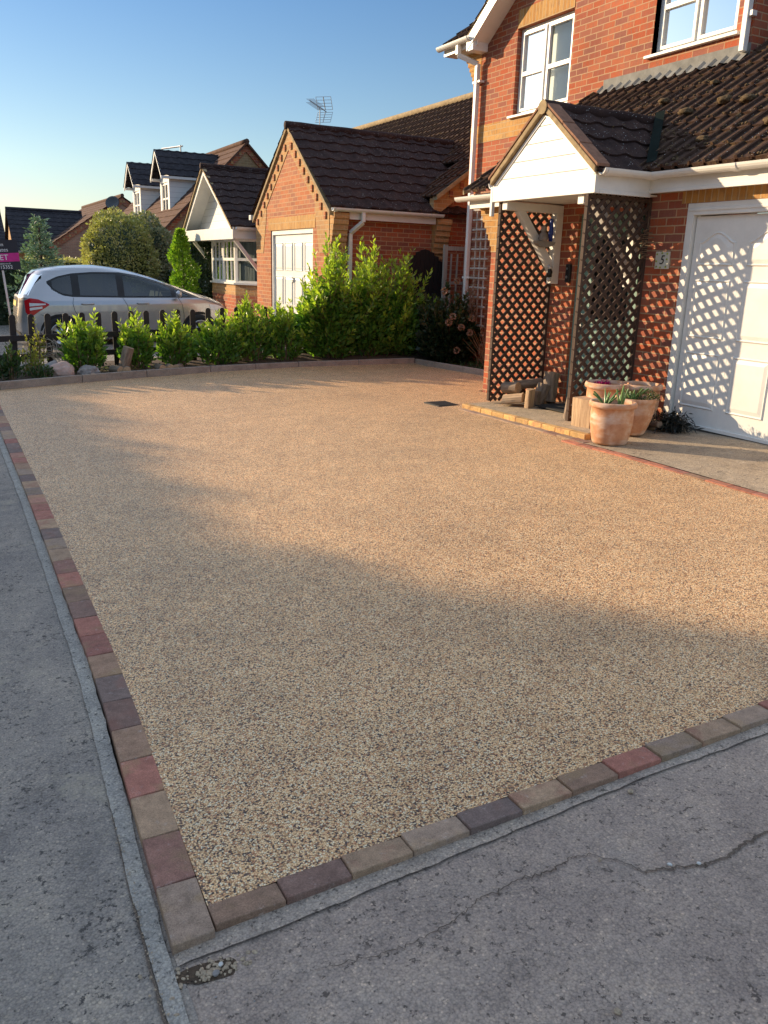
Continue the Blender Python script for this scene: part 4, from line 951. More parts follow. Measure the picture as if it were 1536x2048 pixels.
gutter(NB, (6.05, 13.42, 2.565), (8.2, 13.42, 2.565), (0, -1, 0)); mb = MB(); mb.box(6.4, 8.1, 13.44, 13.46, 2.40, 2.56); mb.box(6.4, 8.1, 13.46, 13.6, 2.42, 2.44); mb.build('fascia', M['white'], NB)
mb = MB(); mb.box(6.02, 6.09, 17.4, 17.52, 2.5, 2.6); mb.build('gutter_end', M['white'], NB, bevel=.01)
square_pipe(NB, [(6.62, 13.37, 2.52), (6.62, 13.37, 2.36), (6.46, 13.53, 2.18), (6.46, 13.53, .1)], .065)
# garage door
mb = MB(); mb.box(gx + .02, gx + .1, 14.31, 14.37, .1, 2.27); mb.box(gx + .02, gx + .1, 16.38, 16.44, .1, 2.27); mb.box(gx + .02, gx + .1, 14.37, 16.38, 2.19, 2.27); mb.build('garage_door_frame', M['door_white'], NB)
mb = MB(); mb.box(gx + .06, gx + .09, 14.37, 16.38, .16, 2.19); nd = mb.build('garage_door', M['door_white'], NB)
for k in range(4):
    y1 = 16.36 - k * .5
    for (z0, z1) in ((.3, .78), (.88, 1.42), (1.52, 2.04)):
        mb = MB(); raised(mb, gx + .06, y1 - .45, y1 - .05, z0, z1, d=.02); mb.build('door_panel', M['door_white'], nd)
mb = MB(); mb.box(gx + .03, gx + .06, 15.36, 15.42, 1.32, 1.4); mb.tube([(gx + .02, 15.39, 1.36), (gx + .02, 15.28, 1.36)], .01, 6); mb.build('handle', M['galv'], nd)
# main roof
Vm = Vector((1, 0, .71)).normalized()
fixn(tiles('roof', M['tile'], NB, (8.0, 13.32, 2.87), (0, 1, 0), Vm, 15.2, 3.77 / Vm.x, gauge=.31, prof=lambda L: prof_rib(L, .2), keep=lambda c: not (14.2 < c.y < 16.6 and c.x < 9)))
fixn(tiles('roof', M['tile'], NB, (15.54, 13.32, 2.87), (0, 1, 0), Vector((-1, 0, .71)).normalized(), 15.2, 3.77 / Vm.x, gauge=.31))
mb = MB(); mb.tube([(11.77, 13.3 + i * .4, 5.58) for i in range(39)], .09, 8); mb.build('ridge_tile', M['mortar'], NB, smooth=True)
mb = MB(); mb.prism([(0, -.36), (0, -.02), (3.7, 3.7 * .71 - .02), (3.7, 3.7 * .71 - .36)], (8.05, 13.45, 2.87), (1, 0, 0), (0, 0, 1), (0, .15, 0)); mb.build('verge_band', M['brick_tan'], NB)
mb = MB(); mb.prism([(0, -.08), (0, .0), (3.75, 3.75 * .71), (3.75, 3.75 * .71 - .08)], (8.02, 13.30, 2.88), (1, 0, 0), (0, 0, 1), (0, .15, 0)); mb.build('verge', M['mortar'], NB)
for i in range(8):
    mb = MB(); mb.box(8.35 + i * .22, 8.43 + i * .22, 13.43, 13.46, 2.87 + (.35 + i * .22) * .71 - .24, 2.87 + (.35 + i * .22) * .71 - .12); mb.build('dentil_brick', M['brick_red'], NB)
# bay wing roof with white gable
by0, by1, bm_ = 17.62, 21.5, 19.66; be, br = 2.36, 3.68; bx = 5.7
for ya, s_ in ((by0 - .02, 1), (by1 + .02, -1)):
    d = abs(bm_ - ya); V = Vector((0, s_, (br - be) / d)).normalized()
    fixn(tiles('roof', M['tile_dark'], NB, (bx - .05, ya, be + .02), (1, 0, 0), V, 4.6, math.hypot(d, br - be), gauge=.29, prof=prof_roll, jit=.004))
    pw_ = d - .02; sl = (br - be) / d
    mb = MB(); mb.prism([(0, -.14), (0, -.01), (pw_, pw_ * sl - .01), (pw_, pw_ * sl - .14)], (bx, ya + s_ * .02, be), (0, s_, 0), (0, 0, 1), (.025, 0, 0))
    mb.prism([(0, -.03), (0, -.012), (pw_, pw_ * sl - .012), (pw_, pw_ * sl - .03)], (bx + .025, ya + s_ * .02, be), (0, s_, 0), (0, 0, 1), (.35, 0, 0)); mb.build('barge_board', M['white'], NB)
    verge_x(NB, bx + .01, ya, bm_, be - .0, br + .03, M['mortar'], .05, .05)
mb = MB(); mb.tube([(bx - .06 + i * .3, bm_, br + .02) for i in range(15)], .07, 10); mb.build('ridge_tile', M['tile_dark'], NB, smooth=True)
mb = MB(); mb.prism([(0, 2.33), (by1 - by0, 2.33), (bm_ - by0, br - .04)], (6.05, by0, 0), (0, 1, 0), (0, 0, 1), (.04, 0, 0)); mb.build('gable_cladding', M['boards'], NB)
mb = MB(); mb.box(bx - .005, 6.30, by0, by1, 2.13, 2.33); mb.box(bx - .01, bx + .02, by0 - .03, by1 + .03, 2.12, 2.36); mb.build('canopy_beam', M['white'], NB, bevel=.004)
for yb in (20.9, 17.75):
    mb = MB(); mb.beam((5.78, yb, 2.12), (6.30, yb, 1.5), .07, .07); mb.build('bracket', M['white'], NB)
gutter(NB, (5.75, by0 - .03, be), (6.3, by0 - .03, be), (0, -1, 0))
# bow window
bwp = [(6.30, 20.5), (6.02, 20.25), (6.0, 18.42), (6.42, 17.62)]
def bayface(a, b, cols, z0, z1, parent, mid, bars):
    a = Vector((a[0], a[1], 0)); b = Vector((b[0], b[1], 0)); d = (b - a).normalized(); L = (b - a).length; n = Vector((d.y, -d.x, 0)); n = n if n.x < 0 else -n
    def bx_(mb, u0, u1, za, zb, o0, o1):
        p = [a + d * u + n * o for u, o in ((u0, o0), (u1, o0), (u1, o1), (u0, o1))]
        mb.add([(q.x, q.y, za) for q in p] + [(q.x, q.y, zb) for q in p], [(3, 2, 1, 0), (4, 5, 6, 7), (0, 1, 5, 4), (1, 2, 6, 5), (2, 3, 7, 6), (3, 0, 4, 7)])
    f = None; W = L / cols; mb = MB()
    bx_(mb, 0, L, z0, z0 + .05, -.03, .0); bx_(mb, 0, L, z1 - .05, z1, -.03, .0); bx_(mb, 0, .05, z0 + .05, z1 - .05, -.03, .001); bx_(mb, L - .05, L, z0 + .05, z1 - .05, -.03, .001)
    for c in range(1, cols): bx_(mb, W * c - .035, W * c + .035, z0 + .05, z1 - .05, -.03, .001)
    bx_(mb, .05, L - .05, mid - .03, mid + .03, -.028, .006)
    f = mb.build('window', M['white'], parent)
    for c in range(cols):
        mb = MB()
        if bars:
            for k in (1, 2): bx_(mb, W * c + W * k / 3 - .012, W * c + W * k / 3 + .012, z0 + .05, z1 - .05, -.02, .004)
        bx_(mb, W * c + .05, W * c + .08, z0 + .05, z1 - .05, -.02, .005); bx_(mb, W * (c + 1) - .08, W * (c + 1) - .05, z0 + .05, z1 - .05, -.02, .005)
        mb.build('casement', M['white'], f)
    mb = MB(); q = [a - n * .015, b - n * .015]; mb.quad((q[0].x, q[0].y, z0), (q[1].x, q[1].y, z0), (q[1].x, q[1].y, z1), (q[0].x, q[0].y, z1)); mb.build('pane', M['glass'], f)
    q = [a - n * .12, b - n * .12]; mb = MB(); mb.quad((q[0].x, q[0].y, z0), (q[1].x, q[1].y, z0), (q[1].x, q[1].y, z1), (q[0].x, q[0].y, z1)); mb.build('curtain', M['curtain'], f)
for i, (cols, bars) in enumerate(((1, False), (2, True), (1, False))):
    bayface(bwp[i], bwp[i + 1], cols, 1.22, 2.14, NB, 1.72, bars)
mb = MB(); off = .035; pts = [(6.33, 20.55), (6.0 - .03, 20.28), (6.0 - .05, 18.40), (6.42, 17.56), (6.5, 17.7), (6.5, 20.5)]
mb.add([(x, y, 1.185) for x, y in pts] + [(x, y, 1.225) for x, y in pts], [(5, 4, 3, 2, 1, 0), (6, 7, 8, 9, 10, 11)] + [(i, (i + 1) % 6, (i + 1) % 6 + 6, i + 6) for i in range(6)]); mb.build('sill', M['white'], NB)
mb = MB(); mb2 = MB()
for a, b in zip(bwp, bwp[1:]):
    mb.quad((a[0], a[1], -.05), (b[0], b[1], -.05), (b[0], b[1], .97), (a[0], a[1], .97)); mb2.quad((a[0] - .004, a[1], .965), (b[0] - .004, b[1], .965), (b[0] - .004, b[1], 1.19), (a[0] - .004, a[1], 1.19))
mb.build('bay_wall', M['brick_red'], NB); mb2.build('brick_band', M['brick_tan'], NB)
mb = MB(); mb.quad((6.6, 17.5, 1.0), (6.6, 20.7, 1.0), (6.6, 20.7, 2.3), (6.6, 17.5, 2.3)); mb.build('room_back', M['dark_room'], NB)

# TV aerial on the bungalow roof
t = thing('tv_aerial', 'television aerial with mesh reflector on a silver mast above the bungalow roof', 'aerial', (11.77, 27.1, 5.6))
mb = MB(); mb.tube([(0, 0, -.2), (0, 0, .92)], .022, 8); mb.build('mast', M['galv'], t)
mb = MB(); A_, B_ = Vector((-1.05, -1.2, .86)), Vector((.62, .65, .90)); A_ = Vector((-.62, -.62, 1.02)); B_ = Vector((.40, .40, .94))
mb.tube([A_, B_], .016, 6)
dd = (B_ - A_).normalized(); pp = Vector((-dd.y, dd.x, 0))
mb.tube([(0, 0, .9), A_ + dd * .75], .012, 5); mb.build('boom', M['galv'], t)
for k in range(12):
    mb = MB(); c = A_ + dd * (.03 + k * .085)
    for s2 in (-1, 1): mb.tube([c - pp * .13 + Vector((0, 0, .05 * s2)), c + pp * .13 + Vector((0, 0, .05 * s2))], .005, 4)
    mb.build('director', M['galv'], t)
mb = MB()
for s2 in (-1, 1):
    o_ = B_ - dd * .08
    for r_ in range(5):
        q = o_ + Vector((0, 0, s2 * (.04 + r_ * .085))) - dd * (r_ * .05); mb.tube([q - pp * .26, q + pp * .26], .007, 4)
    for u in (-.26, 0, .26):
        mb.tube([o_ + pp * u + Vector((0, 0, s2 * .04)), o_ + pp * u + Vector((0, 0, s2 * .38)) - dd * .2], .009 if u else .016, 5)
mb.build('reflector', M['galv'], t)

# dormer house
DH = thing('dormer_house', 'further house with two white boarded dormers in its brown tiled roof', 'house')
dy0, dy1 = 28.3, 39.5; rx, rz_ = 9.65, 5.46; ex, ez = 6.2, 2.02
mb = MB(); walls(mb, 'x', 6.5, dy0, dy1, -.1, 2.3); walls(mb, 'y', dy0, 6.5, 12.8, -.1, 2.3); gable_tri(mb, 'y', dy0, 6.5, 12.8, 2.3, 5.42); mb.build('wall', M['brick_buff_far'], DH)
Vv = Vector((1, 0, (rz_ - ez) / (rx - ex))).normalized(); LL = math.hypot(rx - ex, rz_ - ez)
def nodorm(c): return not (c.x > 7.6 and c.z < 5.1 and (30.1 < c.y < 31.2 or 34.55 < c.y < 35.75))
fixn(tiles('roof', M['tile_warm'], DH, (ex, dy0 - .15, ez), (0, 1, 0), Vv, dy1 - dy0 + .3, LL, keep=nodorm))
fixn(tiles('roof', M['tile_warm'], DH, (2 * rx - ex, dy0 - .15, ez), (0, 1, 0), Vector((-Vv.x, 0, Vv.z)), dy1 - dy0 + .3, LL))
for s_, x0 in ((1, ex), (-1, 2 * rx - ex)):
    mb = MB(); mb.prism([(0, -.28), (0, -.03), (rx - ex, rz_ - ez - .03), (rx - ex, rz_ - ez - .28)], (x0, dy0 - .06, ez), (s_, 0, 0), (0, 0, 1), (0, .08, 0)); mb.build('verge_band', M['brick_red'], DH)
    mb = MB(); mb.prism([(0, -.06), (0, .02), (rx - ex, rz_ - ez + .02), (rx - ex, rz_ - ez - .06)], (x0, dy0 - .18, ez), (s_, 0, 0), (0, 0, 1), (0, .1, 0)); mb.build('verge', M['tile_warm'], DH)
    for i in range(11):
        mb = MB(); u = .35 + i * .29; x = x0 + s_ * u; z = ez + u * (rz_ - ez) / (rx - ex) - .16; mb.box(x - .04, x + .04, dy0 - .075, dy0 - .05, z - .05, z + .05); mb.build('dentil_brick', M['brick_tan'], DH)
mb = MB(); mb.tube([(rx, dy0 - .15 + i * .5, rz_ + .02) for i in range(24)], .09, 8); mb.build('ridge_tile', M['tile_warm'], DH, smooth=True)
for (c0, c1) in ((29.85, 31.45), (34.3, 36.0)):
    dm = MB(); e_, a_ = 4.42, 5.29; cm = (c0 + c1) / 2; k0, k1 = c0 + .17, c1 - .17; xf = 7.52
    sR = lambda x: ez + (x - ex) * (rz_ - ez) / (rx - ex)
    d_ = bpy.data.objects.new('dormer', None); C.objects.link(d_); d_.parent = DH
    for y in (k0, k1):
        dm = MB(); dm.poly([(xf, y, sR(xf) - .1), (xf, y, e_), (ex + (e_ - ez) * (rx - ex) / (rz_ - ez), y, e_)]); dm.build('dormer_cheek', M['boards_far'], d_)
    mb = MB(); walls(mb, 'x', xf, k0, k1, sR(xf) - .15, e_, [(k0 + .2, k1 - .2, 3.25, 4.25)], .05); gable_tri(mb, 'x', xf, k0, k1, e_, a_ - .15); mb.build('dormer_front', M['white'], d_)
    window_x(d_, xf + .03, k0 + .2, k1 - .2, 3.25, 4.25, cols=2, mid=3.72, fw=.05, blind=M['curtain'])
    for ya, s_ in ((c0, 1), (c1, -1)):
        hw_ = cm - c0; V = Vector((0, s_, (a_ - e_) / hw_)).normalized()
        fixn(tiles('dormer_roof', M['tile_far'], d_, (xf - .32, ya, e_), (1, 0, 0), V, 2.45, math.hypot(hw_, a_ - e_), gauge=.28, prof=prof_roll))
        mb = MB(); mb.prism([(0, -.14), (0, -.0), (hw_, a_ - e_), (hw_, a_ - e_ - .14)], (xf - .3, ya, e_), (0, s_, 0), (0, 0, 1), (.03, 0, 0)); mb.box(xf - .27, xf + 1.7, ya, ya + s_ * .17, e_ - .10, e_ - .02); mb.build('dormer_fascia', M['white'], d_)
t = thing('tv_aerial', 'thin slanting aerial on a short pole above the two-dormer roof', 'aerial', (9.65, 36.4, 5.5))
mb = MB(); mb.tube([(0, 0, -.1), (0, 0, .72)], .03, 6); mb.build('mast', M['galv'], t)
mb = MB(); mb.tube([(.05, -.1, .68), (-.35, 1.7, .72)], .035, 6); mb.build('boom', M['galv'], t)

# far brown gabled house and dark wing house
def far_house(name, label, x0, x1, y0, y1, ez, rz, axis, wall, tile, band=None, cat='house', over=.15):
    t = thing(name, label, cat); mb = MB()
    walls(mb, 'x', x0, y0, y1, -.1, ez); walls(mb, 'x', x1, y0, y1, -.1, ez); walls(mb, 'y', y0, x0, x1, -.1, ez); walls(mb, 'y', y1, x0, x1, -.1, ez)
    if axis == 'y':
        for y in (y0, y1): gable_tri(mb, 'y', y, x0, x1, ez, rz - .05)
    else:
        for x in (x0, x1): gable_tri(mb, 'x', x, y0, y1, ez, rz - .05)
    mb.build('wall', wall, t)
    if axis == 'y':
        xm = (x0 + x1) / 2; sl = (rz - ez) / (xm - x0); Lh = (xm - x0 + .25)
        for xs, s_ in ((x0 - .25, 1), (x1 + .25, -1)):
            fixn(tiles('roof', tile, t, (xs, y0 - over, ez - .25 * sl), (0, 1, 0), Vector((s_, 0, sl)).normalized(), y1 - y0 + 2 * over, Lh * math.hypot(1, sl), gauge=.35))
            if band:
                mb = MB(); mb.prism([(0, -.36), (0, -.05), (Lh, Lh * sl - .05), (Lh, Lh * sl - .36)], (xs, y0 - .06, ez - .25 * sl), (s_, 0, 0), (0, 0, 1), (0, .08, 0)); mb.build('verge_band', band, t)
                for i in range(12):
                    mb = MB(); u = .4 + i * .28; x = xs + s_ * u; z = ez - .25 * sl + u * sl - .2; mb.box(x - .05, x + .05, y0 - .08, y0 - .05, z - .05, z + .05); mb.build('dentil_brick', M['brick_tan'], t)
        mb = MB(); mb.tube([(xm, y0 - over, rz + .03), (xm, y1 + over, rz + .03)], .09, 8); mb.build('ridge_tile', tile, t)
    else:
        yma = (y0 + y1) / 2; sl = (rz - ez) / (yma - y0); Lh = yma - y0 + .25
        for ys, s_ in ((y0 - .25, 1), (y1 + .25, -1)):
            fixn(tiles('roof', tile, t, (x0 - over, ys, ez - .25 * sl), (1, 0, 0), Vector((0, s_, sl)).normalized(), x1 - x0 + 2 * over, Lh * math.hypot(1, sl), gauge=.35, prof=prof_roll))
            gutter(t, (x0 - .1, ys - s_ * .0, ez - .25 * sl), (x1, ys, ez - .25 * sl), (0, -s_, 0), .06)
        mb = MB(); mb.tube([(x0 - over, yma, rz + .03), (x1 + over, yma, rz + .03)], .09, 8); mb.build('ridge_tile', tile, t)
    return t
far_house('brick_house', 'far brown-roofed house whose tan gable carries a satellite dish', 5.6, 12.2, 45, 57, 2.45, 4.71, 'y', M['brick_far'], M['tile_warm'], M['brick_red'])
dk = far_house('brick_house', 'far house at the left with dark tiled roof and sunlit orange gable end', 3.98, 7.4, 46.6, 51.4, 2.15, 4.0, 'x', M['brick_tan'], M['tile_far'])
far_house('brick_house', 'dark-roofed far house cut by the left edge of the photo', -6, 4.35, 58, 65, 2.3, 4.5, 'x', M['brick_far'], M['tile_far'])
t = thing('satellite_dish', 'dark satellite dish mounted on the far tan gable', 'satellite dish', (8.42, 44.8, 4.32))
mb = MB(); mb.lathe([(0, 0), (.15, .015), (.28, .065), (.34, .11), (.34, .12), (.27, .08), (.15, .03), (0, .012)], (0, 0, 0), 20); o = mb.build('dish', flat('dish_grey', (.07, .07, .075), .5), t, smooth=True); o.rotation_euler = (R(65), 0, R(-30))
mb = MB(); mb.tube([(0, .1, 0), (0, .3, -.1)], .03, 6); mb.tube([(0, -.05, -.3), (.05, -.5, -.1)], .015, 5); mb.build('arm', M['galv'], t)

# unseen hedges, added at the left to cast shade over the near drive
def leaves(name, mt, P_, D_, L_, W_, tint, parent=None):
    P_ = np.asarray(P_); D_ = np.asarray(D_); n = len(P_); D_ = D_ / (np.linalg.norm(D_, axis=1, keepdims=True) + 1e-9)
    rnd = rng.normal(size=(n, 3)); S = np.cross(D_, rnd); S /= (np.linalg.norm(S, axis=1, keepdims=True) + 1e-9); Nn = np.cross(S, D_)
    L_ = np.broadcast_to(np.asarray(L_, dtype=float), (n,))[:, None]; W_ = np.broadcast_to(np.asarray(W_, dtype=float), (n,))[:, None]
    v = np.empty((n, 4, 3)); v[:, 0] = P_; v[:, 1] = P_ + D_ * L_ * .5 + S * W_ * .5 + Nn * W_ * .18; v[:, 2] = P_ + D_ * L_; v[:, 3] = P_ + D_ * L_ * .5 - S * W_ * .5 + Nn * W_ * .18
    b = np.arange(n)[:, None] * 4; f = np.concatenate([b + np.array([[0, 1, 2]]), b + np.array([[0, 2, 3]])], 1).reshape(-1, 3)
    me = bpy.data.meshes.new(name); me.vertices.add(4 * n); me.vertices.foreach_set('co', v.reshape(-1)); me.loops.add(len(f) * 3); me.loops.foreach_set('vertex_index', f.reshape(-1).astype(np.int32))
    me.polygons.add(len(f)); me.polygons.foreach_set('loop_start', np.arange(len(f), dtype=np.int32) * 3); me.polygons.foreach_set('loop_total', np.full(len(f), 3, dtype=np.int32)); me.update(calc_edges=True)
    at = me.attributes.new('tint', 'FLOAT', 'POINT'); at.data.foreach_set('value', np.repeat(np.broadcast_to(np.asarray(tint, dtype=float), (n,)), 4)); me.materials.append(mt)
    o = bpy.data.objects.new(name, me); C.objects.link(o)
    if parent is not None: o.parent = parent
    return o
def belt(name, label, x0, x1, y0, y1, h, n):
    t = thing(name, label, 'hedge')
    mb = MB(); mb.box(x0 + .25, x1 - .15, y0 + .2, y1 - .22, 0, h - .42); mb.build('branches', M['hedge'], t)  # solid core that stops sun leaking between the leaf cards
    p = rng.uniform(0, 1, (n, 3)); p[:, 0] = x0 + (x1 - x0) * p[:, 0]; p[:, 1] = y0 + (y1 - y0) * p[:, 1]; face = rng.integers(0, 4, n); k = np.abs(rng.normal(0, .28, n))
    p[:, 2] *= h - .5
    top = face < 2; p[top, 2] = h - .42 + rng.normal(0, .07, top.sum()); a = face == 2; p[a, 1] = y0 + .15 + rng.normal(0, .1, a.sum()); b = face == 3; p[b, 1] = y1 - .2 + rng.normal(0, .12, b.sum())
    leaves('foliage', M['hedge'], p, rng.normal(size=(n, 3)), rng.uniform(.14, .3, n), .2, 0, t)
    return t
belt('added_shade_hedge', 'unseen tall hedge added across the road to shade the drive, higher of the two', -15, -12, 6, 24.15, 10.5, 14000)
belt('added_shade_hedge', 'unseen lower hedge added across the road to shade the drive, beyond the higher one', -15, -12, 24.3, 44, 7.12, 16000)

# ================================================================ vegetation
def stem_leaves(base, tip, nl, L, spread, t0=.25, up=.75, tintp=3.0, bend=.1):
    """leaves spiralling up a stem"""
    base = np.array(base); tip = np.array(tip); d = tip - base; ln = np.linalg.norm(d); d = d / ln
    t = np.sort(rng.uniform(t0, 1, nl)); P_ = base + d * ln * t[:, None]; P_ += rng.normal(0, .008, P_.shape)
    a = np.arange(nl) * 2.4 + rng.uniform(0, 6); s1 = np.cross(d, [.3, .2, 1.0]); s1 /= np.linalg.norm(s1) + 1e-9; s2 = np.cross(d, s1)
    out = np.cos(a)[:, None] * s1 + np.sin(a)[:, None] * s2; k = (up + (t[:, None] - .5) * .9)
    D_ = d * k + out * spread + rng.normal(0, .22, P_.shape)
    Ls = L * (1 - .35 * t ** 6) * rng.uniform(.75, 1.2, nl); return P_, D_, Ls, np.clip(t, 0, 1) ** tintp * rng.uniform(.3, 1, nl)
def shrub(name, label, cat, x, y, z0, h, rx, ry, nst, nl, L, mt, group=None, W=.43, spread=.65, tipb=1.0, fill=300, peaks=None, stem_mat='twig', tintp=1.6):
    t = thing(name, label, cat, (x, y, z0), group)
    A = []; mb = MB()
    for i in range(nst):
        a = rng.uniform(0, 6.283); r = math.sqrt(rng.uniform(0, 1)); bx_, by_ = math.cos(a) * rx * r * .35, math.sin(a) * ry * r * .35
        if peaks: px_, ph = peaks[i % len(peaks)]; tx = px_ + rng.normal(0, .06); hh = ph * (1 - .75 * rng.uniform(0, 1) ** 1.6) ; tx = px_ * (.4 + .6 * hh / ph) + rng.normal(0, .09) + (rng.normal(0, .14) if hh < ph * .8 else 0); ty = rng.normal(0, ry * .5)
        else: tx, ty = math.cos(a) * rx * r, math.sin(a) * ry * r; hh = h * (1 - .45 * r ** 1.5 * rng.uniform(.4, 1.1)) * rng.uniform(.72, 1)
        if i == 0 and not peaks: tx, ty, hh = rng.normal(0, rx * .2), 0, h
        tip = (tx, ty, hh); start = (bx_ + (tx - bx_) * .3, by_ + (ty - by_) * .3, max(0, hh - max(.35, hh * .55)))
        A.append(stem_leaves(start, tip, nl, L, spread, .02, tintp=tintp)); mb.tube([(bx_, by_, -.03), start, tip], [.007, .006, .002], 4)
    if fill:
        n = fill; P_ = rng.normal(0, 1, (n, 3)); P_ /= np.linalg.norm(P_, axis=1, keepdims=True); P_ *= rng.uniform(.3, 1, n)[:, None] ** .5
        P_[:, 0] *= rx * .85; P_[:, 1] *= ry * .85; P_[:, 2] = (P_[:, 2] * .5 + .5) * h * .62; D_ = P_ * [1, 1, 0] + [0, 0, .35] + rng.normal(0, .2, P_.shape)
        A.append((P_, D_, np.full(n, L) * rng.uniform(.8, 1.2, n), np.zeros(n)))
    P_ = np.concatenate([a[0] for a in A]); D_ = np.concatenate([a[1] for a in A]); Ls = np.concatenate([a[2] for a in A]); ti = np.concatenate([a[3] for a in A]) * tipb
    leaves('foliage', mt, P_, D_, Ls, Ls * W, ti, t); mb.build('stem', M[stem_mat], t, normals=False)
    return t
G1 = 'young laurels along the picket fence'
shrub('laurel', 'bright young laurel nearest the pink boulder, leftmost full bush of the fence row', 'laurel', 1.83, 12.5, .05, .88, .34, .24, 26, 26, .10, M['laurel'], G1, fill=420, spread=.75)
shrub('laurel', 'upright young laurel between the bark log and the short logs', 'laurel', 2.57, 12.55, .06, .9, .29, .22, 24, 26, .10, M['laurel'], G1, fill=380, spread=.7)
shrub('laurel', 'young laurel right of the short logs, in front of the car front door', 'laurel', 3.17, 12.6, .07, .86, .34, .24, 28, 26, .10, M['laurel'], G1, fill=420, spread=.75)
shrub('laurel', 'broad young laurel below the car front wheel', 'laurel', 3.82, 12.6, .08, .84, .46, .28, 38, 26, .10, M['laurel'], G1, fill=650, spread=.8)
shrub('laurel', 'taller young laurel below the edge of the orange brick garage', 'laurel', 4.40, 12.7, .09, 1.1, .40, .28, 38, 28, .10, M['laurel'], G1, fill=600, spread=.75)
shrub('laurel', 'young laurel directly in front of the white single garage door', 'laurel', 4.90, 12.65, .09, 1.06, .36, .26, 36, 28, .10, M['laurel'], G1, fill=600, spread=.75)
GT = 'tall laurels at the back corner'
shrub('laurel', 'big laurel mass with tall shoots, its left part before the garage corner', 'laurel', 5.72, 12.7, .1, 1.9, .66, .45, 130, 30, .115, M['laurel'], GT, fill=3000, spread=.8, peaks=[(-.50, 1.05), (-.36, 1.35), (-.2, 1.55), (-.05, 1.85), (.08, 2.02), (.24, 1.7), (.4, 1.4), (.05, 1.2)])
shrub('laurel', 'tall laurel in the middle of the back corner with a single high shoot', 'laurel', 6.42, 12.7, .1, 1.9, .55, .45, 115, 30, .115, M['laurel'], GT, fill=2600, spread=.8, peaks=[(-.04, 2.0), (.1, 1.8), (.28, 1.55), (-.3, 1.45), (0, 1.2), (-.18, 1.65)])
shrub('laurel', 'rounder tall laurel beside the black gate', 'laurel', 6.98, 12.65, .1, 1.75, .52, .45, 115, 30, .115, M['laurel'], GT, fill=2600, spread=.8, peaks=[(-.08, 1.75), (.06, 1.86), (.26, 1.55), (.42, 1.15), (-.25, 1.5), (0, 1.1)])
# hydrangea with dried heads
hy = shrub('hydrangea', 'dark hydrangea with dried pinkish flower heads left of the white downpipe', 'shrub', 7.55, 12.0, .1, 1.35, .55, .75, 70, 30, .10, M['hyd'], None, W=.62, fill=3800, spread=.9)
for (dx, dy, z) in ((-.05, -.3, 1.36), (.25, -.2, 1.18), (-.35, -.4, 1.2), (-.3, -.62, .82), (.0, -.7, .8), (-.2, -.72, .66), (-.36, -.6, .73), (-.05, -.74, .58), (-.25, -.7, .3)):
    n = 60; p = rng.normal(0, 1, (n, 3)); p /= np.linalg.norm(p, axis=1, keepdims=True); leaves('flower_head', M['dryfl'], p * .034 + [dx, dy, z], p + rng.normal(0, .5, (n, 3)), .03, .028, rng.uniform(0, 1, n), hy)
t = thing('dry_stems', 'clump of bare brown stems at the edge of the right-hand bed', 'shrub', (7.55, 10.75, .1)); mb = MB()
for i in range(46):
    a = rng.uniform(0, 6.28); l = rng.uniform(.35, .75); s_ = rng.uniform(.1, .45); mb.tube([(rng.normal(0, .05), rng.normal(0, .1), 0), (math.cos(a) * s_ * .5, math.sin(a) * s_ * .7, l * .6), (math.cos(a) * s_, math.sin(a) * s_ * 1.3, l)], [.005, .004, .002], 4)
o = mb.build('stems', M['twig'], t, normals=False); o['kind'] = 'stuff'
shrub('shrub', 'small dark leafy shrub at the foot of the garden trellis', 'shrub', 7.55, 9.9, .1, .75, .22, .3, 22, 18, .06, M['ivy'], None, fill=260)
shrub('climber', 'thin climbing plant with papery flowers on the garden trellis', 'climber', 7.86, 11.75, .3, 1.35, .08, .25, 16, 20, .05, M['dryfl'], None, fill=60)
# bed plants
def cover(name, label, mt, n, fn, L, tint=.3):
    P_ = np.array([fn() for _ in range(n)]); D_ = rng.normal(0, .8, (n, 3)); D_[:, 2] = np.abs(D_[:, 2]) * .5 + .25
    o = leaves(name, mt, P_, D_, rng.uniform(L * .6, L * 1.3, n), L * .5, rng.uniform(0, tint, n)); tag(o, label, 'ground cover', None, 'stuff'); return o
def f1():
    y = random.uniform(9.2, 12.1); x = random.uniform(7.4, 7.95) - (y > 11) * 0; return (x, y, .09 + abs(random.gauss(0, .05)))
cover('ground_cover', 'low green leaves carpeting the bed beside the right-hand kerb', M['ivy'], 2600, f1, .05)
def f2():
    x = random.uniform(.1, 7.1); return (x, random.uniform(12.35, 12.9) - max(0, 1.7 - x) * .35, .06 + abs(random.gauss(0, .03)) + max(0, x - 3) * .01)
cover('ground_cover', 'sparse weeds and leaf litter along the back bed under the laurels', M['ivy'], 1500, f2, .045)
shrub('shrub', 'small golden leaved shrub left of the pink boulder', 'shrub', 1.12, 12.35, .05, .55, .16, .14, 12, 16, .06, M['laurel_y'], None, fill=60, tipb=1)
shrub('shrub', 'golden shrub against the fence behind the small golden leaved shrub', 'shrub', 1.27, 12.7, .05, .78, .1, .1, 8, 14, .06, M['laurel_y'], None, fill=20)
shrub('weed_clump', 'dark green leafy clump at the left end of the bed', 'plant', .82, 12.1, .05, .5, .18, .16, 14, 14, .08, M['ivy'], None, fill=160)
shrub('weed_clump', 'low green plant in front of the pink boulder', 'plant', 1.2, 11.95, .05, .28, .2, .1, 14, 14, .05, M['ivy'], None, fill=160)
t = thing('dry_stems', 'tangle of pale dry stems behind the pink boulder', 'shrub', (1.6, 12.75, .06)); mb = MB()
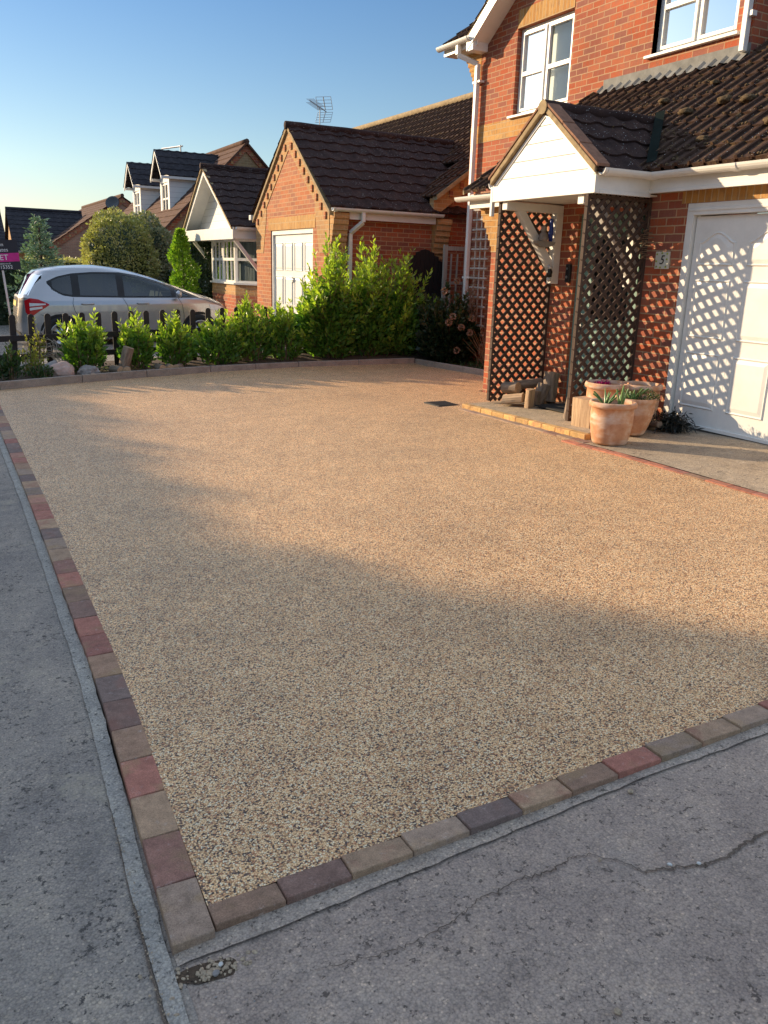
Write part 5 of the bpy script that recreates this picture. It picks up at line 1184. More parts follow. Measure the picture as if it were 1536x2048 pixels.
for i in range(60):
    a = rng.uniform(-1, 1); l = rng.uniform(.25, .55); mb.tube([(rng.normal(0, .12), rng.normal(0, .05), 0), (a * .2, rng.normal(0, .08), l * .8), (a * .45, rng.normal(0, .12), l * rng.uniform(.5, 1))], [.004, .003, .002], 4)
o = mb.build('stems', M['oldwood'], t, normals=False); o['kind'] = 'stuff'
# boulders and logs in the bed
o = rock('boulder', M['pinkstone'], (1.47, 12.05, .15), (.16, .11, .125), 3, .38, .9, 3, flatb=-.11); tag(o, 'smooth pinkish boulder at the left of the back bed', 'boulder')
o = rock('boulder', M['stone'], (1.30, 12.25, .18), (.17, .08, .05), 3, .15, 1.1, 5, rz=.3); o.rotation_euler = (0, -.5, .2); tag(o, 'thin grey-brown slab leaning on the pinkish boulder', 'boulder')
o = rock('boulder', M['stone'], (1.83, 12.15, .12), (.14, .1, .09), 3, .3, 1.8, 6); tag(o, 'dark rough stone between the pinkish boulder and the first laurel', 'boulder')
def log(name, label, c, r, L, rot, mts=('bark', 'logend'), group=None, cat='log', split=False, seed=0):
    """cylinder-like log along local z, bark side + cut ends"""
    if c[0] > 5: r *= .86; L *= .88
    t = thing(name, label, cat, c, group); t.rotation_euler = rot; n = 22; rs = [r * (1 + .10 * noise.noise(Vector((math.cos(2 * math.pi * j / n) * 1.5, math.sin(2 * math.pi * j / n) * 1.5, seed)))) for j in range(n)]
    mb = MB(); K = 7; vs = []
    for i in range(K):
        z = L * (i / (K - 1) - .5)
        for j in range(n):
            a = 2 * math.pi * j / n; q = rs[j] * (1 + .05 * noise.noise(Vector((j * .8, z * 12, seed + 3)))); x, y = q * math.cos(a), q * math.sin(a)
            if split: y = max(y, -r * .15)
            vs.append((x, y, z))
    mb.add(vs, [(i * n + j, i * n + (j + 1) % n, (i + 1) * n + (j + 1) % n, (i + 1) * n + j) for i in range(K - 1) for j in range(n)]); mb.build('bark', M[mts[0]], t)
    for e in (0, K - 1):
        mb = MB(); pts = [Vector(vs[e * n + j]) * 1 for j in range(n)]; mb.poly(pts); mb.build('cut_end', M[mts[1]], t)
    return t
for i, (x, y, r, rz, lb) in enumerate([(2.22, 12.12, .062, .3, 'left log of the pair below the bark stump in the back bed'), (2.36, 12.10, .06, -.2, 'right log of the pair below the bark stump in the back bed'), (2.85, 12.20, .062, .1, 'left one of three short logs between two young laurels'), (2.99, 12.20, .065, -.1, 'middle one of three short logs between two young laurels'), (3.12, 12.22, .06, -.5, 'right one of three short logs between two young laurels')]):
    log('log', lb, (x, y + .13, .12), r * .92, .26, (R(88), 0, rz), group='logs edging the back bed', seed=i)
log('stump', 'upright bark-covered stump piece leaning between the two leftmost laurels', (2.36, 12.3, .26), .075, .36, (.15, .25, .2), ('bark', 'bark'), seed=9)
# logs on the porch step
zs = .165
log('log', 'split log lying at the left end of the porch step', (5.66, 7.52, zs + .06), .105, .26, (R(80), .0, R(35)), split=True, group='logs on the porch step', seed=11, mts=('log', 'log'))
log('log', 'round log resting on top of the split log at the trellis foot', (5.72, 7.68, zs + .19), .075, .22, (R(85), 0, R(20)), group='logs on the porch step', seed=12)
log('log', 'short upright log standing second from the left on the porch step', (5.72, 7.30, zs + .12), .075, .23, (.06, -.05, .4), group='logs on the porch step', seed=13, mts=('log', 'logend'), split=True)
log('log', 'dark low log just right of the short upright log', (5.86, 7.42, zs + .10), .07, .2, (.12, .1, .9), group='logs on the porch step', seed=14)
log('log', 'leaning dark bark log in the middle of the porch log row', (6.03, 7.52, zs + .13), .085, .26, (.1, .3, .2), group='logs on the porch step', seed=15)
log('log', 'tall leaning bark log at the right end of the porch log row, against the wall', (6.15, 7.52, zs + .2), .10, .38, (-.1, .22, .2), group='logs on the porch step', seed=16)
log('log', 'small dark log lying behind the porch log row', (5.98, 7.72, zs + .22), .06, .4, (R(85), 0, R(80)), group='logs on the porch step', seed=17)
log('log', 'rounded log end peeping out behind the near trellis post', (5.66, 6.54, zs + .13), .085, .26, (.05, .1, .2), group='logs on the porch step', seed=18, mts=('bark', 'logend'))
# big square split block by the pots
t = thing('log', 'big square-cut pale timber block beside the front terracotta pot', 'log', (5.50, 6.10, .165), 'logs on the porch step', R(8))
mb = MB(); vs = []; K = 8
for i in range(K + 1):
    z = .31 * i / K
    for (a, b) in ((-.13, -.12), (-.02, -.135), (.12, -.12), (.13, .0), (.12, .12), (0, .13), (-.12, .12), (-.135, 0)):
        q = 1 + .05 * noise.noise(Vector((a * 20, b * 20, z * 4))); vs.append((a * q, b * q, z))
mb.add(vs, [(i * 8 + j, i * 8 + (j + 1) % 8, (i + 1) * 8 + (j + 1) % 8, (i + 1) * 8 + j) for i in range(K) for j in range(8)]); mb.build('side', M['log'], t)
mb = MB(); mb.poly(vs[-8:]); mb.build('cut_end', M['logend'], t)
# pots
def pot(label, c, R_, H_, kind=0, group='terracotta pots by the garage door'):
    t = thing('plant_pot', label, 'pot', c, group)
    if kind == 0: pr = [(0, 0), (.72 * R_, 0), (.76 * R_, .02), (.84 * R_, H_ * .25), (.90 * R_, H_ * .5), (.91 * R_, H_ * .72), (.90 * R_, H_ * .85), (.93 * R_, H_ * .86), (R_, H_ * .875), (1.02 * R_, H_ * .92), (R_, H_ * .97), (.97 * R_, H_), (.90 * R_, H_), (.87 * R_, H_ * .96), (.84 * R_, H_ * .86)]
    else: pr = [(0, 0), (.55 * R_, 0), (.62 * R_, .02), (.85 * R_, H_ * .4), (.96 * R_, H_ * .7), (.95 * R_, H_ * .86), (1.0 * R_, H_ * .88), (1.02 * R_, H_ * .94), (.99 * R_, H_), (.92 * R_, H_), (.88 * R_, H_ * .9)]
    mb = MB(); mb.lathe(pr, (0, 0, 0), 48); mb.build('body', M['terra'], t, smooth=True)
    mb = MB(); mb.lathe([(0, H_ * .87), (.9 * R_, H_ * .87)], (0, 0, 0), 24); mb.build('compost', M['soil'], t); return t
zp = gz(5.25, 5.35) + .006
pot('front terracotta pot, largest and nearest the driveway, holding spiky leaves', (5.22, 5.50, zp), .205, .37)
pot('tapered terracotta pot with a chipped rim at the right of the front pot', (5.66, 5.68, zp + .02), .185, .34, 1)
pot('wide terracotta pot behind the front pot, holding a magenta flower', (5.72, 6.12, zp + .04), .22, .40)
pot('shaded terracotta pot at the back against the garage corner', (5.98, 5.95, zp + .04), .20, .40)
def aloe(label, c, n, L, lean=.35, w=.035):
    t = thing('aloe', label, 'succulent', c, 'succulents in the pots'); mb_ = []
    for i in range(n):
        a = i * 2.4 + random.random(); l = L * random.uniform(.55, 1.1); o_ = lean * random.uniform(.4, 1.3); mb = MB(); vs = []
        for k in range(6):
            s = k / 5; r = o_ * l * (s ** 1.5); z = l * s * (1 - .15 * s); ww = w * (1 - s) ** .6 * (.7 + .3 * math.sin(s * 3)); px, py = math.cos(a) * (.015 + r), math.sin(a) * (.015 + r)
            tx, ty = -math.sin(a), math.cos(a); vs += [(px + tx * ww / 2, py + ty * ww / 2, z + .004), (px - math.cos(a) * -.008, py - math.sin(a) * -.008, z - .006), (px - tx * ww / 2, py - ty * ww / 2, z + .004), (px + math.cos(a) * -.004, py + math.sin(a) * -.004, z + .004)]
        mb.add(vs, [(4 * k + j, 4 * k + (j + 1) % 4, 4 * k + 4 + (j + 1) % 4, 4 * k + 4 + j) for k in range(5) for j in range(4)]); mb.build('leaf', M['aloe'], t, smooth=True)
aloe('spiky green aloe in the front terracotta pot, left clump', (5.19, 5.56, zp + .31), 9, .17, .6, .03)
aloe('tall upright aloe in the front terracotta pot, right clump', (5.25, 5.44, zp + .31), 6, .24, .22, .042)
aloe('small aloe rosette in the tapered chipped pot', (5.62, 5.68, zp + .31), 9, .16, .6, .045)
shrub('trailing_plant', 'fine trailing plant spilling over the tapered chipped pot', 'plant', 5.72, 5.66, zp + .31, .14, .2, .18, 26, 14, .022, M['ivy'], None, fill=160, W=.5)
t = shrub('flower', 'magenta flower in the wide pot behind the front pot', 'flower', 5.70, 6.17, zp + .38, .07, .09, .09, 14, 12, .03, M['pinkfl'], None, fill=80, W=.6)
# dark brush-like plant by garage door
t = thing('boot_brush', 'dark bristly bundle lying at the foot of the garage door', 'brush', (6.12, 5.62, .2)); n = 900
P_ = rng.normal(0, 1, (n, 3)) * [.06, .09, .04] + [0, .04, .08]; D_ = np.stack([rng.normal(-.2, .35, n), -np.abs(rng.normal(.6, .4, n)), rng.normal(-.15, .45, n)], 1)
leaves('bristles', leafmat('dark_bristle', (.012, .016, .014), (.03, .035, .03), (.05, .05, .04), .05), P_, D_, rng.uniform(.05, .12, n), .012, 0, t)
log('branch', 'dark branch lying behind the tapered pot at the garage door foot', (6.02, 5.80, .24), .035, .4, (R(80), 0, R(-20)), ('bark', 'bark'), cat='branch', seed=31)

# ================================================================ trees and big shrubs beyond
def blob(name, label, cat, c, r, n, L, mt, holes=.25, group=None, seed=1, W=.6, trunk=.6, tints=(0, .6)):
    t = thing(name, label, cat, (c[0], c[1], 0), group); D_ = rng.normal(0, 1, (n, 3)); D_ /= np.linalg.norm(D_, axis=1, keepdims=True); k = np.array([1 + .24 * noise.noise(Vector(d) * 2.2 + Vector((seed, 0, 0))) + .10 * noise.noise(Vector(d) * 6 + Vector((0, seed, 0))) for d in D_])
    rad = k * (1 - np.abs(rng.normal(0, .09, n))) + (rng.uniform(0, 1, n) > .97) * rng.uniform(0, .07, n)
    P_ = D_ * rad[:, None] * np.array(r) + [0, 0, c[2]]; DD = D_ + rng.normal(0, .7, D_.shape) + [0, 0, .35]; L_ = rng.uniform(.6, 1.3, n) * L
    ti = np.clip(np.array([noise.noise(Vector(p) * 3 + Vector((seed, 5, 5))) for p in P_]) + .3, 0, 1) * rng.uniform(tints[0], tints[1], n) * 1.5
    leaves('crown', mt, P_, DD, L_, L_ * W, np.clip(ti, 0, 1), t)
    o = rock('inner_branches', M['hedge'], (0, 0, c[2]), (r[0] * .82, r[1] * .82, r[2] * .82), 3, .15, 2.2, seed, parent=t)
    mb = MB(); mb.tube([(0, 0, -.05), (.02, 0, trunk), (0, .05, c[2])], [.09, .07, .05], 8); mb.build('trunk', M['twig_dk'], t); return t
blob('variegated_shrub', 'rounded yellow-green variegated shrub behind the middle of the car', 'shrub', (4.60, 24, 1.72), (.95, .8, 1.10), 13000, .075, M['varieg'], seed=2)
blob('variegated_shrub', 'greyer olive rounded shrub just right of the yellow-green variegated one', 'shrub', (5.5, 24.9, 1.75), (.75, .8, 1.1), 8000, .085, M['varieg2'], seed=5)
# bright column shrub
t = thing('column_shrub', 'narrow bright green column shrub left of the white bay window gable', 'shrub', (5.42, 20.6, 0)); n = 5200
z = rng.uniform(.05, 2.35, n); rr = .32 * np.clip(1.05 - (z / 2.45) ** 3, .1, 1) * np.sqrt(rng.uniform(.25, 1, n)); a = rng.uniform(0, 6.283, n); rr = rr * (1 + .5 * np.sin(z * 8 + a * 2) * np.sin(z * 3.1 + a) )
P_ = np.stack([np.cos(a) * rr - (z > 1.6) * .03, np.sin(a) * rr, z], 1); D_ = np.stack([np.cos(a), np.sin(a), np.full(n, .9)], 1) + rng.normal(0, .4, (n, 3))
leaves('crown', M['column'], P_, D_, rng.uniform(.05, .1, n), .045, rng.uniform(0, .8, n) * (z / 2.4), t); mb = MB(); mb.tube([(0, 0, -.05), (0, 0, 2.1)], [.04, .015], 6); mb.build('trunk', M['twig_dk'], t)
# blue spruce
t = thing('spruce_tree', 'small blue-green spruce behind the rear of the car', 'tree', (2.3, 21, 0)); mb = MB(); mb.tube([(0, 0, -.05), (0, 0, 2.5)], [.06, .008], 8); mb.build('trunk', M['twig_dk'], t); Ps, Ds, Ts = [], [], []; mbb = MB()
zz = .25
while zz < 2.45:
    Rr_ = .88 * (1 - zz / 2.55) ** .85 + .03; nb = 9 if zz < 1.8 else 6; off = random.random() * 6
    for b in range(nb):
        a = off + 6.283 * b / nb + random.gauss(0, .12); L_ = Rr_ * random.uniform(.8, 1.12); z1 = zz + random.gauss(0, .03); tip = Vector((math.cos(a) * L_, math.sin(a) * L_, z1 + .10 * L_ + .03)); s0 = Vector((0, 0, z1)); mbb.tube([s0, tip], [.008, .003], 3)
        m_ = int(70 * L_) + 14
        for q in range(m_):
            s = random.uniform(.15, 1.0) ** .8; p = s0.lerp(tip, s) + Vector((random.gauss(0, .03), random.gauss(0, .03), random.gauss(-.01, .022))); Ps.append(p); dv = (tip - s0).normalized(); Ds.append((dv.x * .8 + random.gauss(0, .5), dv.y * .8 + random.gauss(0, .5), .25 + random.gauss(0, .35))); Ts.append(s * .4 * random.random())
    zz += .105 + .05 * (zz < 1)
leaves('crown', M['spruce'], Ps, Ds, rng.uniform(.05, .11, len(Ps)), .028, Ts, t); mbb.build('branches', M['twig_dk'], t, normals=False)
# dark hedges
def box_hedge(name, label, x0, x1, y0, y1, z1, n, mt, L=.1, tint=.2, z0=0):
    t = thing(name, label, 'hedge', (0, 0, 0)); mb = MB(); mb.box(x0 + .1, x1 - .1, y0 + .1, y1 - .1, 0, z1 - .1); mb.build('inner_branches', M['hedge'], t)
    p = rng.uniform(0, 1, (n, 3)) * [x1 - x0, y1 - y0, z1] + [x0, y0, 0]; f = rng.integers(0, 3, n); p[f == 0, 1] = y0 + np.abs(rng.normal(0, .06, (f == 0).sum())); p[f == 1, 2] = z1 - .06 + rng.normal(0, .04, (f == 1).sum()); p[f == 2, 0] = x0 + np.abs(rng.normal(0, .06, (f == 2).sum()))
    leaves('foliage', mt, p, rng.normal(size=(n, 3)) + [0, -.3, .5], rng.uniform(.6, 1.3, n) * L, L * .5, rng.uniform(0, tint, n), t); return t
box_hedge('dark_hedge', 'dark conifer hedge behind the letting board', -.6, 2.35, 22.5, 23.5, 1.45, 5000, M['hedge'])
box_hedge('dark_hedge', 'low dark hedge between the olive shrub and the bay window', 5.9, 6.9, 23, 27, 1.35, 3500, M['hedge'])
box_hedge('golden_hedge', 'low orange-tipped hedge just visible above the car roof', 2.6, 4.3, 27, 27.8, 1.62, 2500, M['varieg'], .09, 1)
box_hedge('dark_hedge', 'dense dark hedge behind the bright column shrub', 6.0, 6.9, 20.7, 22.5, 2.1, 3000, M['hedge'])

# ================================================================ picket fence
FN = thing('picket_fence', 'low dark brown picket fence with rounded tops behind the laurels', 'fence')
def fz(x): return .0376 * (x - .45) + .02
for k in range(-4, 28):
    x = .96 + k * .2335; 
    if x > 6.0: break
    y = 12.92 + (x - .9) * .01; mb = MB(); hh = .80 + random.uniform(-.008, .008); w_ = .042
    pr = [(-w_, .02), (w_, .02), (w_, hh - w_)] + [(w_ * math.cos(q * math.pi / 6), hh - w_ + w_ * math.sin(q * math.pi / 6)) for q in range(1, 6)] + [(-w_, hh - w_)]
    mb.prism(pr, (0, 0, 0), (1, 0, 0), (0, 0, 1), (0, .018, 0)); o = mb.build('picket', M['fence'], FN, bevel=.003, loc=(x, y, fz(x))); o.rotation_euler = (0, random.gauss(0, .012), 0)
for zz in (.18, .44):
    mb = MB(); mb.prism([(0, 0), (0, .08), (6.2, .08 + 6.2 * .0376), (6.2, 6.2 * .0376)], (-.1, 12.88, fz(-.1) + zz), (1, 0, 0), (0, 0, 1), (0, .035, 0)); mb.build('rail', M['fence'], FN)
for x in (.6, 2.5, 4.4, 5.95):
    mb = MB(); mb.box(x - .04, x + .04, 12.96, 13.04, -.05, fz(x) + .62); mb.build('post', M['fence'], FN)

# black arched gate, old trellis
t = thing('garden_gate', 'black close-boarded gate with arched top in the gap beside the bungalow', 'gate', (7.42, 13.25, .1))
mb = MB(); N_ = 8
for i in range(N_):
    x0 = i * .095; h0 = 1.62 + .24 * math.sin(math.pi * (i + .5) / N_); mb.prism([(0, 0), (.09, 0), (.09, h0 + (.01 if i < 4 else -.01)), (0, h0 - (.01 if i < 4 else -.01))], (x0, 0, 0), (1, 0, 0), (0, 0, 1), (0, .02, 0))
mb.build('boards', M['black'], t)
for zz in (.3, 1.35): mb = MB(); mb.box(0, .76, .02, .05, zz, zz + .08); mb.build('ledge', M['black'], t)
t = thing('old_trellis', 'weathered grey trellis panel leaning between black gate and house wall', 'trellis', (8.12, 13.1, .1))
mb = MB(); mb.box(-.03, .04, -.02, .03, 0, 1.95); mb.build('post', M['oldwood'], t); mb = MB(); mb.box(.04, 1.0, -.015, .02, 1.86, 1.93); mb.box(.04, 1.0, .0, .02, 1.28, 1.33); mb.box(.04, 1.0, .0, .02, .7, .75); mb.build('rail', M['oldwood'], t)
for i, (a, b) in enumerate(((.12, .1), (.25, .23), (.4, .4), (.52, .5), (.7, .6), (.85, .8))):
    mb = MB(); mb.beam((a, -.015, 1.8 + .15 * (i == 2)), (b, -.015, .2), .025, .02, (0, 1, 0)); mb.build('lath', M['oldwood'], t)

# ================================================================ parked car (silver hatchback)
CAR = thing('parked_car', 'silver five-door hatchback parked on the drive behind the picket fence', 'car', (1.36, 17.28, -.03)); CAR.scale = (1.03, 1, 1)
CAR.rotation_euler = (0, R(-1.2), 0)
def itp(tab, z):
    if z <= tab[0][0]: return tab[0][1]
    for (a, b), (c, d) in zip(tab, tab[1:]):
        if z <= c: t = (z - a) / (c - a); return b + (d - b) * t
    return tab[-1][1]
XR = [(.18, .12), (.25, .04), (.34, .0), (.5, -.01), (.62, .0), (.75, .02), (.86, .04), (.95, .05), (1.05, .10), (1.2, .19), (1.33, .28), (1.42, .38), (1.47, .55), (1.50, .80), (1.52, 1.15)]
XF = [(.18, 3.72), (.25, 3.84), (.35, 3.89), (.5, 3.90), (.6, 3.885), (.68, 3.865), (.75, 3.82), (.82, 3.73), (.88, 3.61), (.93, 3.48), (.98, 3.33), (1.03, 3.17), (1.1, 2.98), (1.2, 2.72), (1.3, 2.45), (1.4, 2.12), (1.46, 1.88), (1.50, 1.62), (1.52, 1.45)]
WD = [(.18, .76), (.25, .82), (.35, .84), (.5, .845), (.7, .845), (.82, .84), (.9, .825), (.96, .80), (1.05, .775), (1.2, .73), (1.33, .68), (1.42, .63), (1.47, .57), (1.50, .48), (1.52, .30)]
def ex(z): return 5.5 if z < .9 else 5.5 - (z - .9) * 2.4
def ring(z):
    xr, xf, W, n = itp(XR, z), itp(XF, z), itp(WD, z), ex(z); cx, a = (xr + xf) / 2, (xf - xr) / 2; pts = []
    K = 420
    for k in range(K):
        th = 2 * math.pi * k / K; c, s = math.cos(th), math.sin(th); fr = n if c < 0 else n * .62
        pts.append((cx + a * math.copysign(abs(c) ** (2 / fr), c), W * math.copysign(abs(s) ** (2 / fr), s), z))
    return pts
zsl = [.18, .22, .27, .33, .4, .48, .56, .62, .68, .73, .78, .82, .86, .89, .92, .95, .98, 1.02, 1.07, 1.13, 1.2, 1.27, 1.33, 1.38, 1.42, 1.45, 1.475, 1.495, 1.51, 1.52]
zsl = [a + (b - a) * i / 3 for a, b in zip(zsl, zsl[1:]) for i in range(3)] + [1.52]
mb = MB(); rs = [ring(z) for z in zsl]; K = 420; vs = [p for r in rs for p in r]; fs = [(i * K + j, i * K + (j + 1) % K, (i + 1) * K + (j + 1) % K, (i + 1) * K + j) for i in range(len(rs) - 1) for j in range(K)] + [tuple(range(K - 1, -1, -1)), tuple((len(rs) - 1) * K + j for j in range(K))]
CARV, CARF = vs, fs
def hw(x, z):
    xr, xf, W, n = itp(XR, z), itp(XF, z), itp(WD, z), ex(z); cx, a = (xr + xf) / 2, (xf - xr) / 2; u = (x - cx) / a; fr = n if u < 0 else n * .62
    return W * max(0, 1 - min(1, abs(u)) ** fr) ** (1 / fr)
def side_panel(name, mt, lo, hi, x0, x1, off=.006, nx=28, nz=8, sides=(-1, 1), parent=CAR):
    o = None
    for s in sides:
        mb = MB(); vs = []
        for i in range(nx + 1):
            x = x0 + (x1 - x0) * i / nx; a, b = itp(lo, x), itp(hi, x)
            for j in range(nz + 1):
                z = a + (b - a) * j / nz; vs.append((x, s * (hw(x, z) + off), z))
        mb.add(vs, [(i * (nz + 1) + j, (i + 1) * (nz + 1) + j, (i + 1) * (nz + 1) + j + 1, i * (nz + 1) + j + 1) for i in range(nx) for j in range(nz)]); o = mb.build(name, mt, parent, smooth=True, normals=False)
    return o
# glasshouse outline: black surround then panes
lo = [(.52, 1.20), (.62, 1.08), (.75, .995), (.92, .965), (1.8, .945), (2.77, .935), (3.22, .925)]
hi = [(.52, 1.235), (.7, 1.32), (.95, 1.375), (1.3, 1.40), (1.78, 1.395), (2.1, 1.345), (2.45, 1.245), (2.8, 1.11), (3.22, .935)]
def inset(tab, d): return [(x, z + d) for x, z in tab]
side_panel('rear_quarter_window', M['car_glass_dark'], inset(lo, .03), inset(hi, -.03), .60, .92, .008, 12)
side_panel('rear_door_window', M['car_glass_dark'], inset(lo, .025), inset(hi, -.035), 1.05, 1.70, .008, 16)
side_panel('front_door_window', M['car_glass'], inset(lo, .025), inset(hi, -.045), 1.82, 2.68, .008, 20)
side_panel('front_quarter_window', M['car_glass'], inset(lo, .025), inset(hi, -.05), 2.76, 3.02, .008, 10)
PANES = [(.60, .92), (1.05, 1.70), (1.82, 2.68), (2.76, 3.02)]
def in_pane(x, z, m=.0):
    for a, b in PANES:
        if a + m < x < b - m and itp(lo, x) + .03 + m < z < itp(hi, x) - .045 - m: return True
    return False
def vxz(f, vv): return sum(vv[i][0] for i in f) / len(f), sum(vv[i][1] for i in f) / len(f), sum(vv[i][2] for i in f) / len(f)
def keepf(f):
    x, y, z = vxz(f, CARV)
    if abs(y) > .35 and any(in_pane(CARV[i][0], CARV[i][2], -.02) for i in f) or (abs(y) > .35 and in_pane(x, z)): return False
    if x < .45 and abs(y) < .62 and 1.0 < z < 1.35: return False
    return True
mb = MB(); mb.add(CARV, [f for f in CARF if len(f) > 4 or keepf(f)]); body = mb.build('body', M['carpaint'], CAR, smooth=True)
for s in (-1, 1):
    mb = MB(); vs = []; fs = []; XS = []; cuts = [.52] + [q for pn in PANES for q in pn] + [3.22]
    for a_, b_ in zip(cuts, cuts[1:]):
        k_ = max(2, int((b_ - a_) / .04)); XS += [a_ + (b_ - a_) * i / k_ for i in range(k_)]
    XS.append(3.22); FR = [0, 1] + [2 + i for i in range(8)] + [10]; nr = 11
    for x in XS:
        a, b = itp(lo, x), itp(hi, x); a2, b2 = a + .028, b - .04
        if b2 < a2: a2 = b2 = (a + b) / 2
        zs_ = [a, a2] + [a2 + (b2 - a2) * i / 8 for i in range(1, 9)] + [b]
        for z in zs_: vs.append((x, s * (hw(x, z) + .006), z))
    for i in range(len(XS) - 1):
        xm = (XS[i] + XS[i + 1]) / 2; inp = any(pa < xm < pb for pa, pb in PANES)
        for j in range(nr - 1):
            if inp and 1 <= j <= 8: continue
            fs.append((i * nr + j, (i + 1) * nr + j, (i + 1) * nr + j + 1, i * nr + j + 1))
    mb.add(vs, fs); mb.build('window_surround', M['black'], CAR, smooth=True, normals=False)
def strip(name, mt, pts, w, off=.007, sides=(-1, 1)):
    for s in sides:
        mb = MB(); vs = []
        for i, (x, z) in enumerate(pts):
            q = pts[min(i + 1, len(pts) - 1)]; o = pts[max(i - 1, 0)]; d = Vector((q[0] - o[0], q[1] - o[1])).normalized(); n_ = Vector((-d.y, d.x)) * w / 2
            for k in (-1, 1): X, Z = x + n_.x * k, z + n_.y * k; vs.append((X, s * (hw(X, Z) + off), Z))
        mb.add(vs, [(2 * i, 2 * i + 1, 2 * i + 3, 2 * i + 2) for i in range(len(pts) - 1)]); mb.build(name, mt, CAR, normals=False)
def lin(pts, n=10):
    out = []
    for a, b in zip(pts, pts[1:]):
        for i in range(n): out.append((a[0] + (b[0] - a[0]) * i / n, a[1] + (b[1] - a[1]) * i / n))
    return out + [pts[-1]]
M['gap'] = flat('panel_gap', (.02, .02, .02), .8)
strip('rear_door_gap', M['gap'], lin([(.93, .95), (.91, .85), (.93, .72), (1.0, .58), (1.03, .5)]), .008, .002)
strip('door_gap', M['gap'], lin([(1.78, .94), (1.85, .8), (1.88, .6), (1.88, .32)]), .008, .002)
strip('front_door_gap', M['gap'], lin([(2.80, .93), (2.86, .8), (2.88, .6), (2.86, .32)]), .008, .002)
strip('sill_trim', M['gap'], lin([(1.0, .235), (2.9, .235)], 30), .02, .003)
strip('bumper_gap', M['gap'], lin([(.36, .66), (.5, .6), (.62, .5)]), .006, .002)
strip('bonnet_gap', M['gap'], lin([(3.1, .945), (3.3, .90), (3.5, .83), (3.66, .76)], 14), .008, .004)
for x in (1.05, 2.02):
    for s in (-1, 1):
        mb = MB(); y = s * (hw(x + .1, .83) + .012); mb.tube([(x, y - s * .012, .835), (x + .03, y, .838), (x + .19, y, .836), (x + .22, y - s * .012, .833)], [.012, .019, .019, .012], 8); mb.build('door_handle', M['carpaint'], CAR, smooth=True)
for s in (-1, 1):   # mirrors
    mb = MB(); mb.add([Vector((2.78 + a * .065, s * (.90 + b * .10 * .9), 1.0 + c * .075)) for a, b, c in [tuple(v) for v in ICO]], ICF); mb.box(2.75, 2.80, s * .80, s * .86, .955, .975); mb.build('wing_mirror', M['carpaint'], CAR, smooth=True)
# tail lamps wrapping round the rear corner (side part)
tl_lo = [(.13, .70), (.17, .64), (.24, .64), (.35, .72), (.52, .825)]; tl_hi = [(.13, .90), (.22, .945), (.35, .925), (.52, .84)]
side_panel('tail_lamp', M['lamp_red'], tl_lo, tl_hi, .13, .515, .008, 22, 8)
side_panel('tail_lamp_lens', M['lamp_clear'], [(.2, .80), (.46, .83)], [(.2, .86), (.46, .85)], .2, .46, .012, 10, 2); side_panel('tail_lamp_lens', M['lamp_clear'], [(.2, .73), (.40, .765)], [(.2, .775), (.40, .80)], .2, .40, .012, 10, 2)
# rear end: glass, plate, lamps
def rear_panel(name, mt, y0, y1, z0, z1, off=.006, ny=14, nz=8, taper=0):
    mb = MB(); vs = []
    for i in range(ny + 1):
        for j in range(nz + 1):
            z = z0 + (z1 - z0) * j / nz; y = (y0 + (y1 - y0) * i / ny) * (1 - taper * j / nz); xr, xf, W, n = itp(XR, z), itp(XF, z), itp(WD, z), ex(z); cx, a = (xr + xf) / 2, (xf - xr) / 2; x = cx - a * max(0, 1 - min(1, abs(y / W)) ** n) ** (1 / n); vs.append((x - off, y, z))
    mb.add(vs, [(i * (nz + 1) + j, (i + 1) * (nz + 1) + j, (i + 1) * (nz + 1) + j + 1, i * (nz + 1) + j + 1) for i in range(ny) for j in range(nz)]); return mb.build(name, mt, CAR, smooth=True, normals=False)
rear_panel('rear_window', M['car_glass'], -.66, .66, .99, 1.36, taper=.12); rear_panel('number_plate_recess', M['gap'], -.3, .3, .78, .90, .004); rear_panel('number_plate', flat('plate_yellow', (.7, .55, .08), .4), -.26, .26, .79, .885, .012)
rear_panel('bumper_trim', M['gap'], -.5, .5, .24, .34, .006)
# front: windscreen, headlamps
for s in (-1, 1): side_panel('headlamp', M['lamp_clear'], [(3.42, .70), (3.82, .62)], [(3.42, .80), (3.6, .78), (3.82, .68)], 3.42, 3.78, .007, 12, 5, sides=(s,))
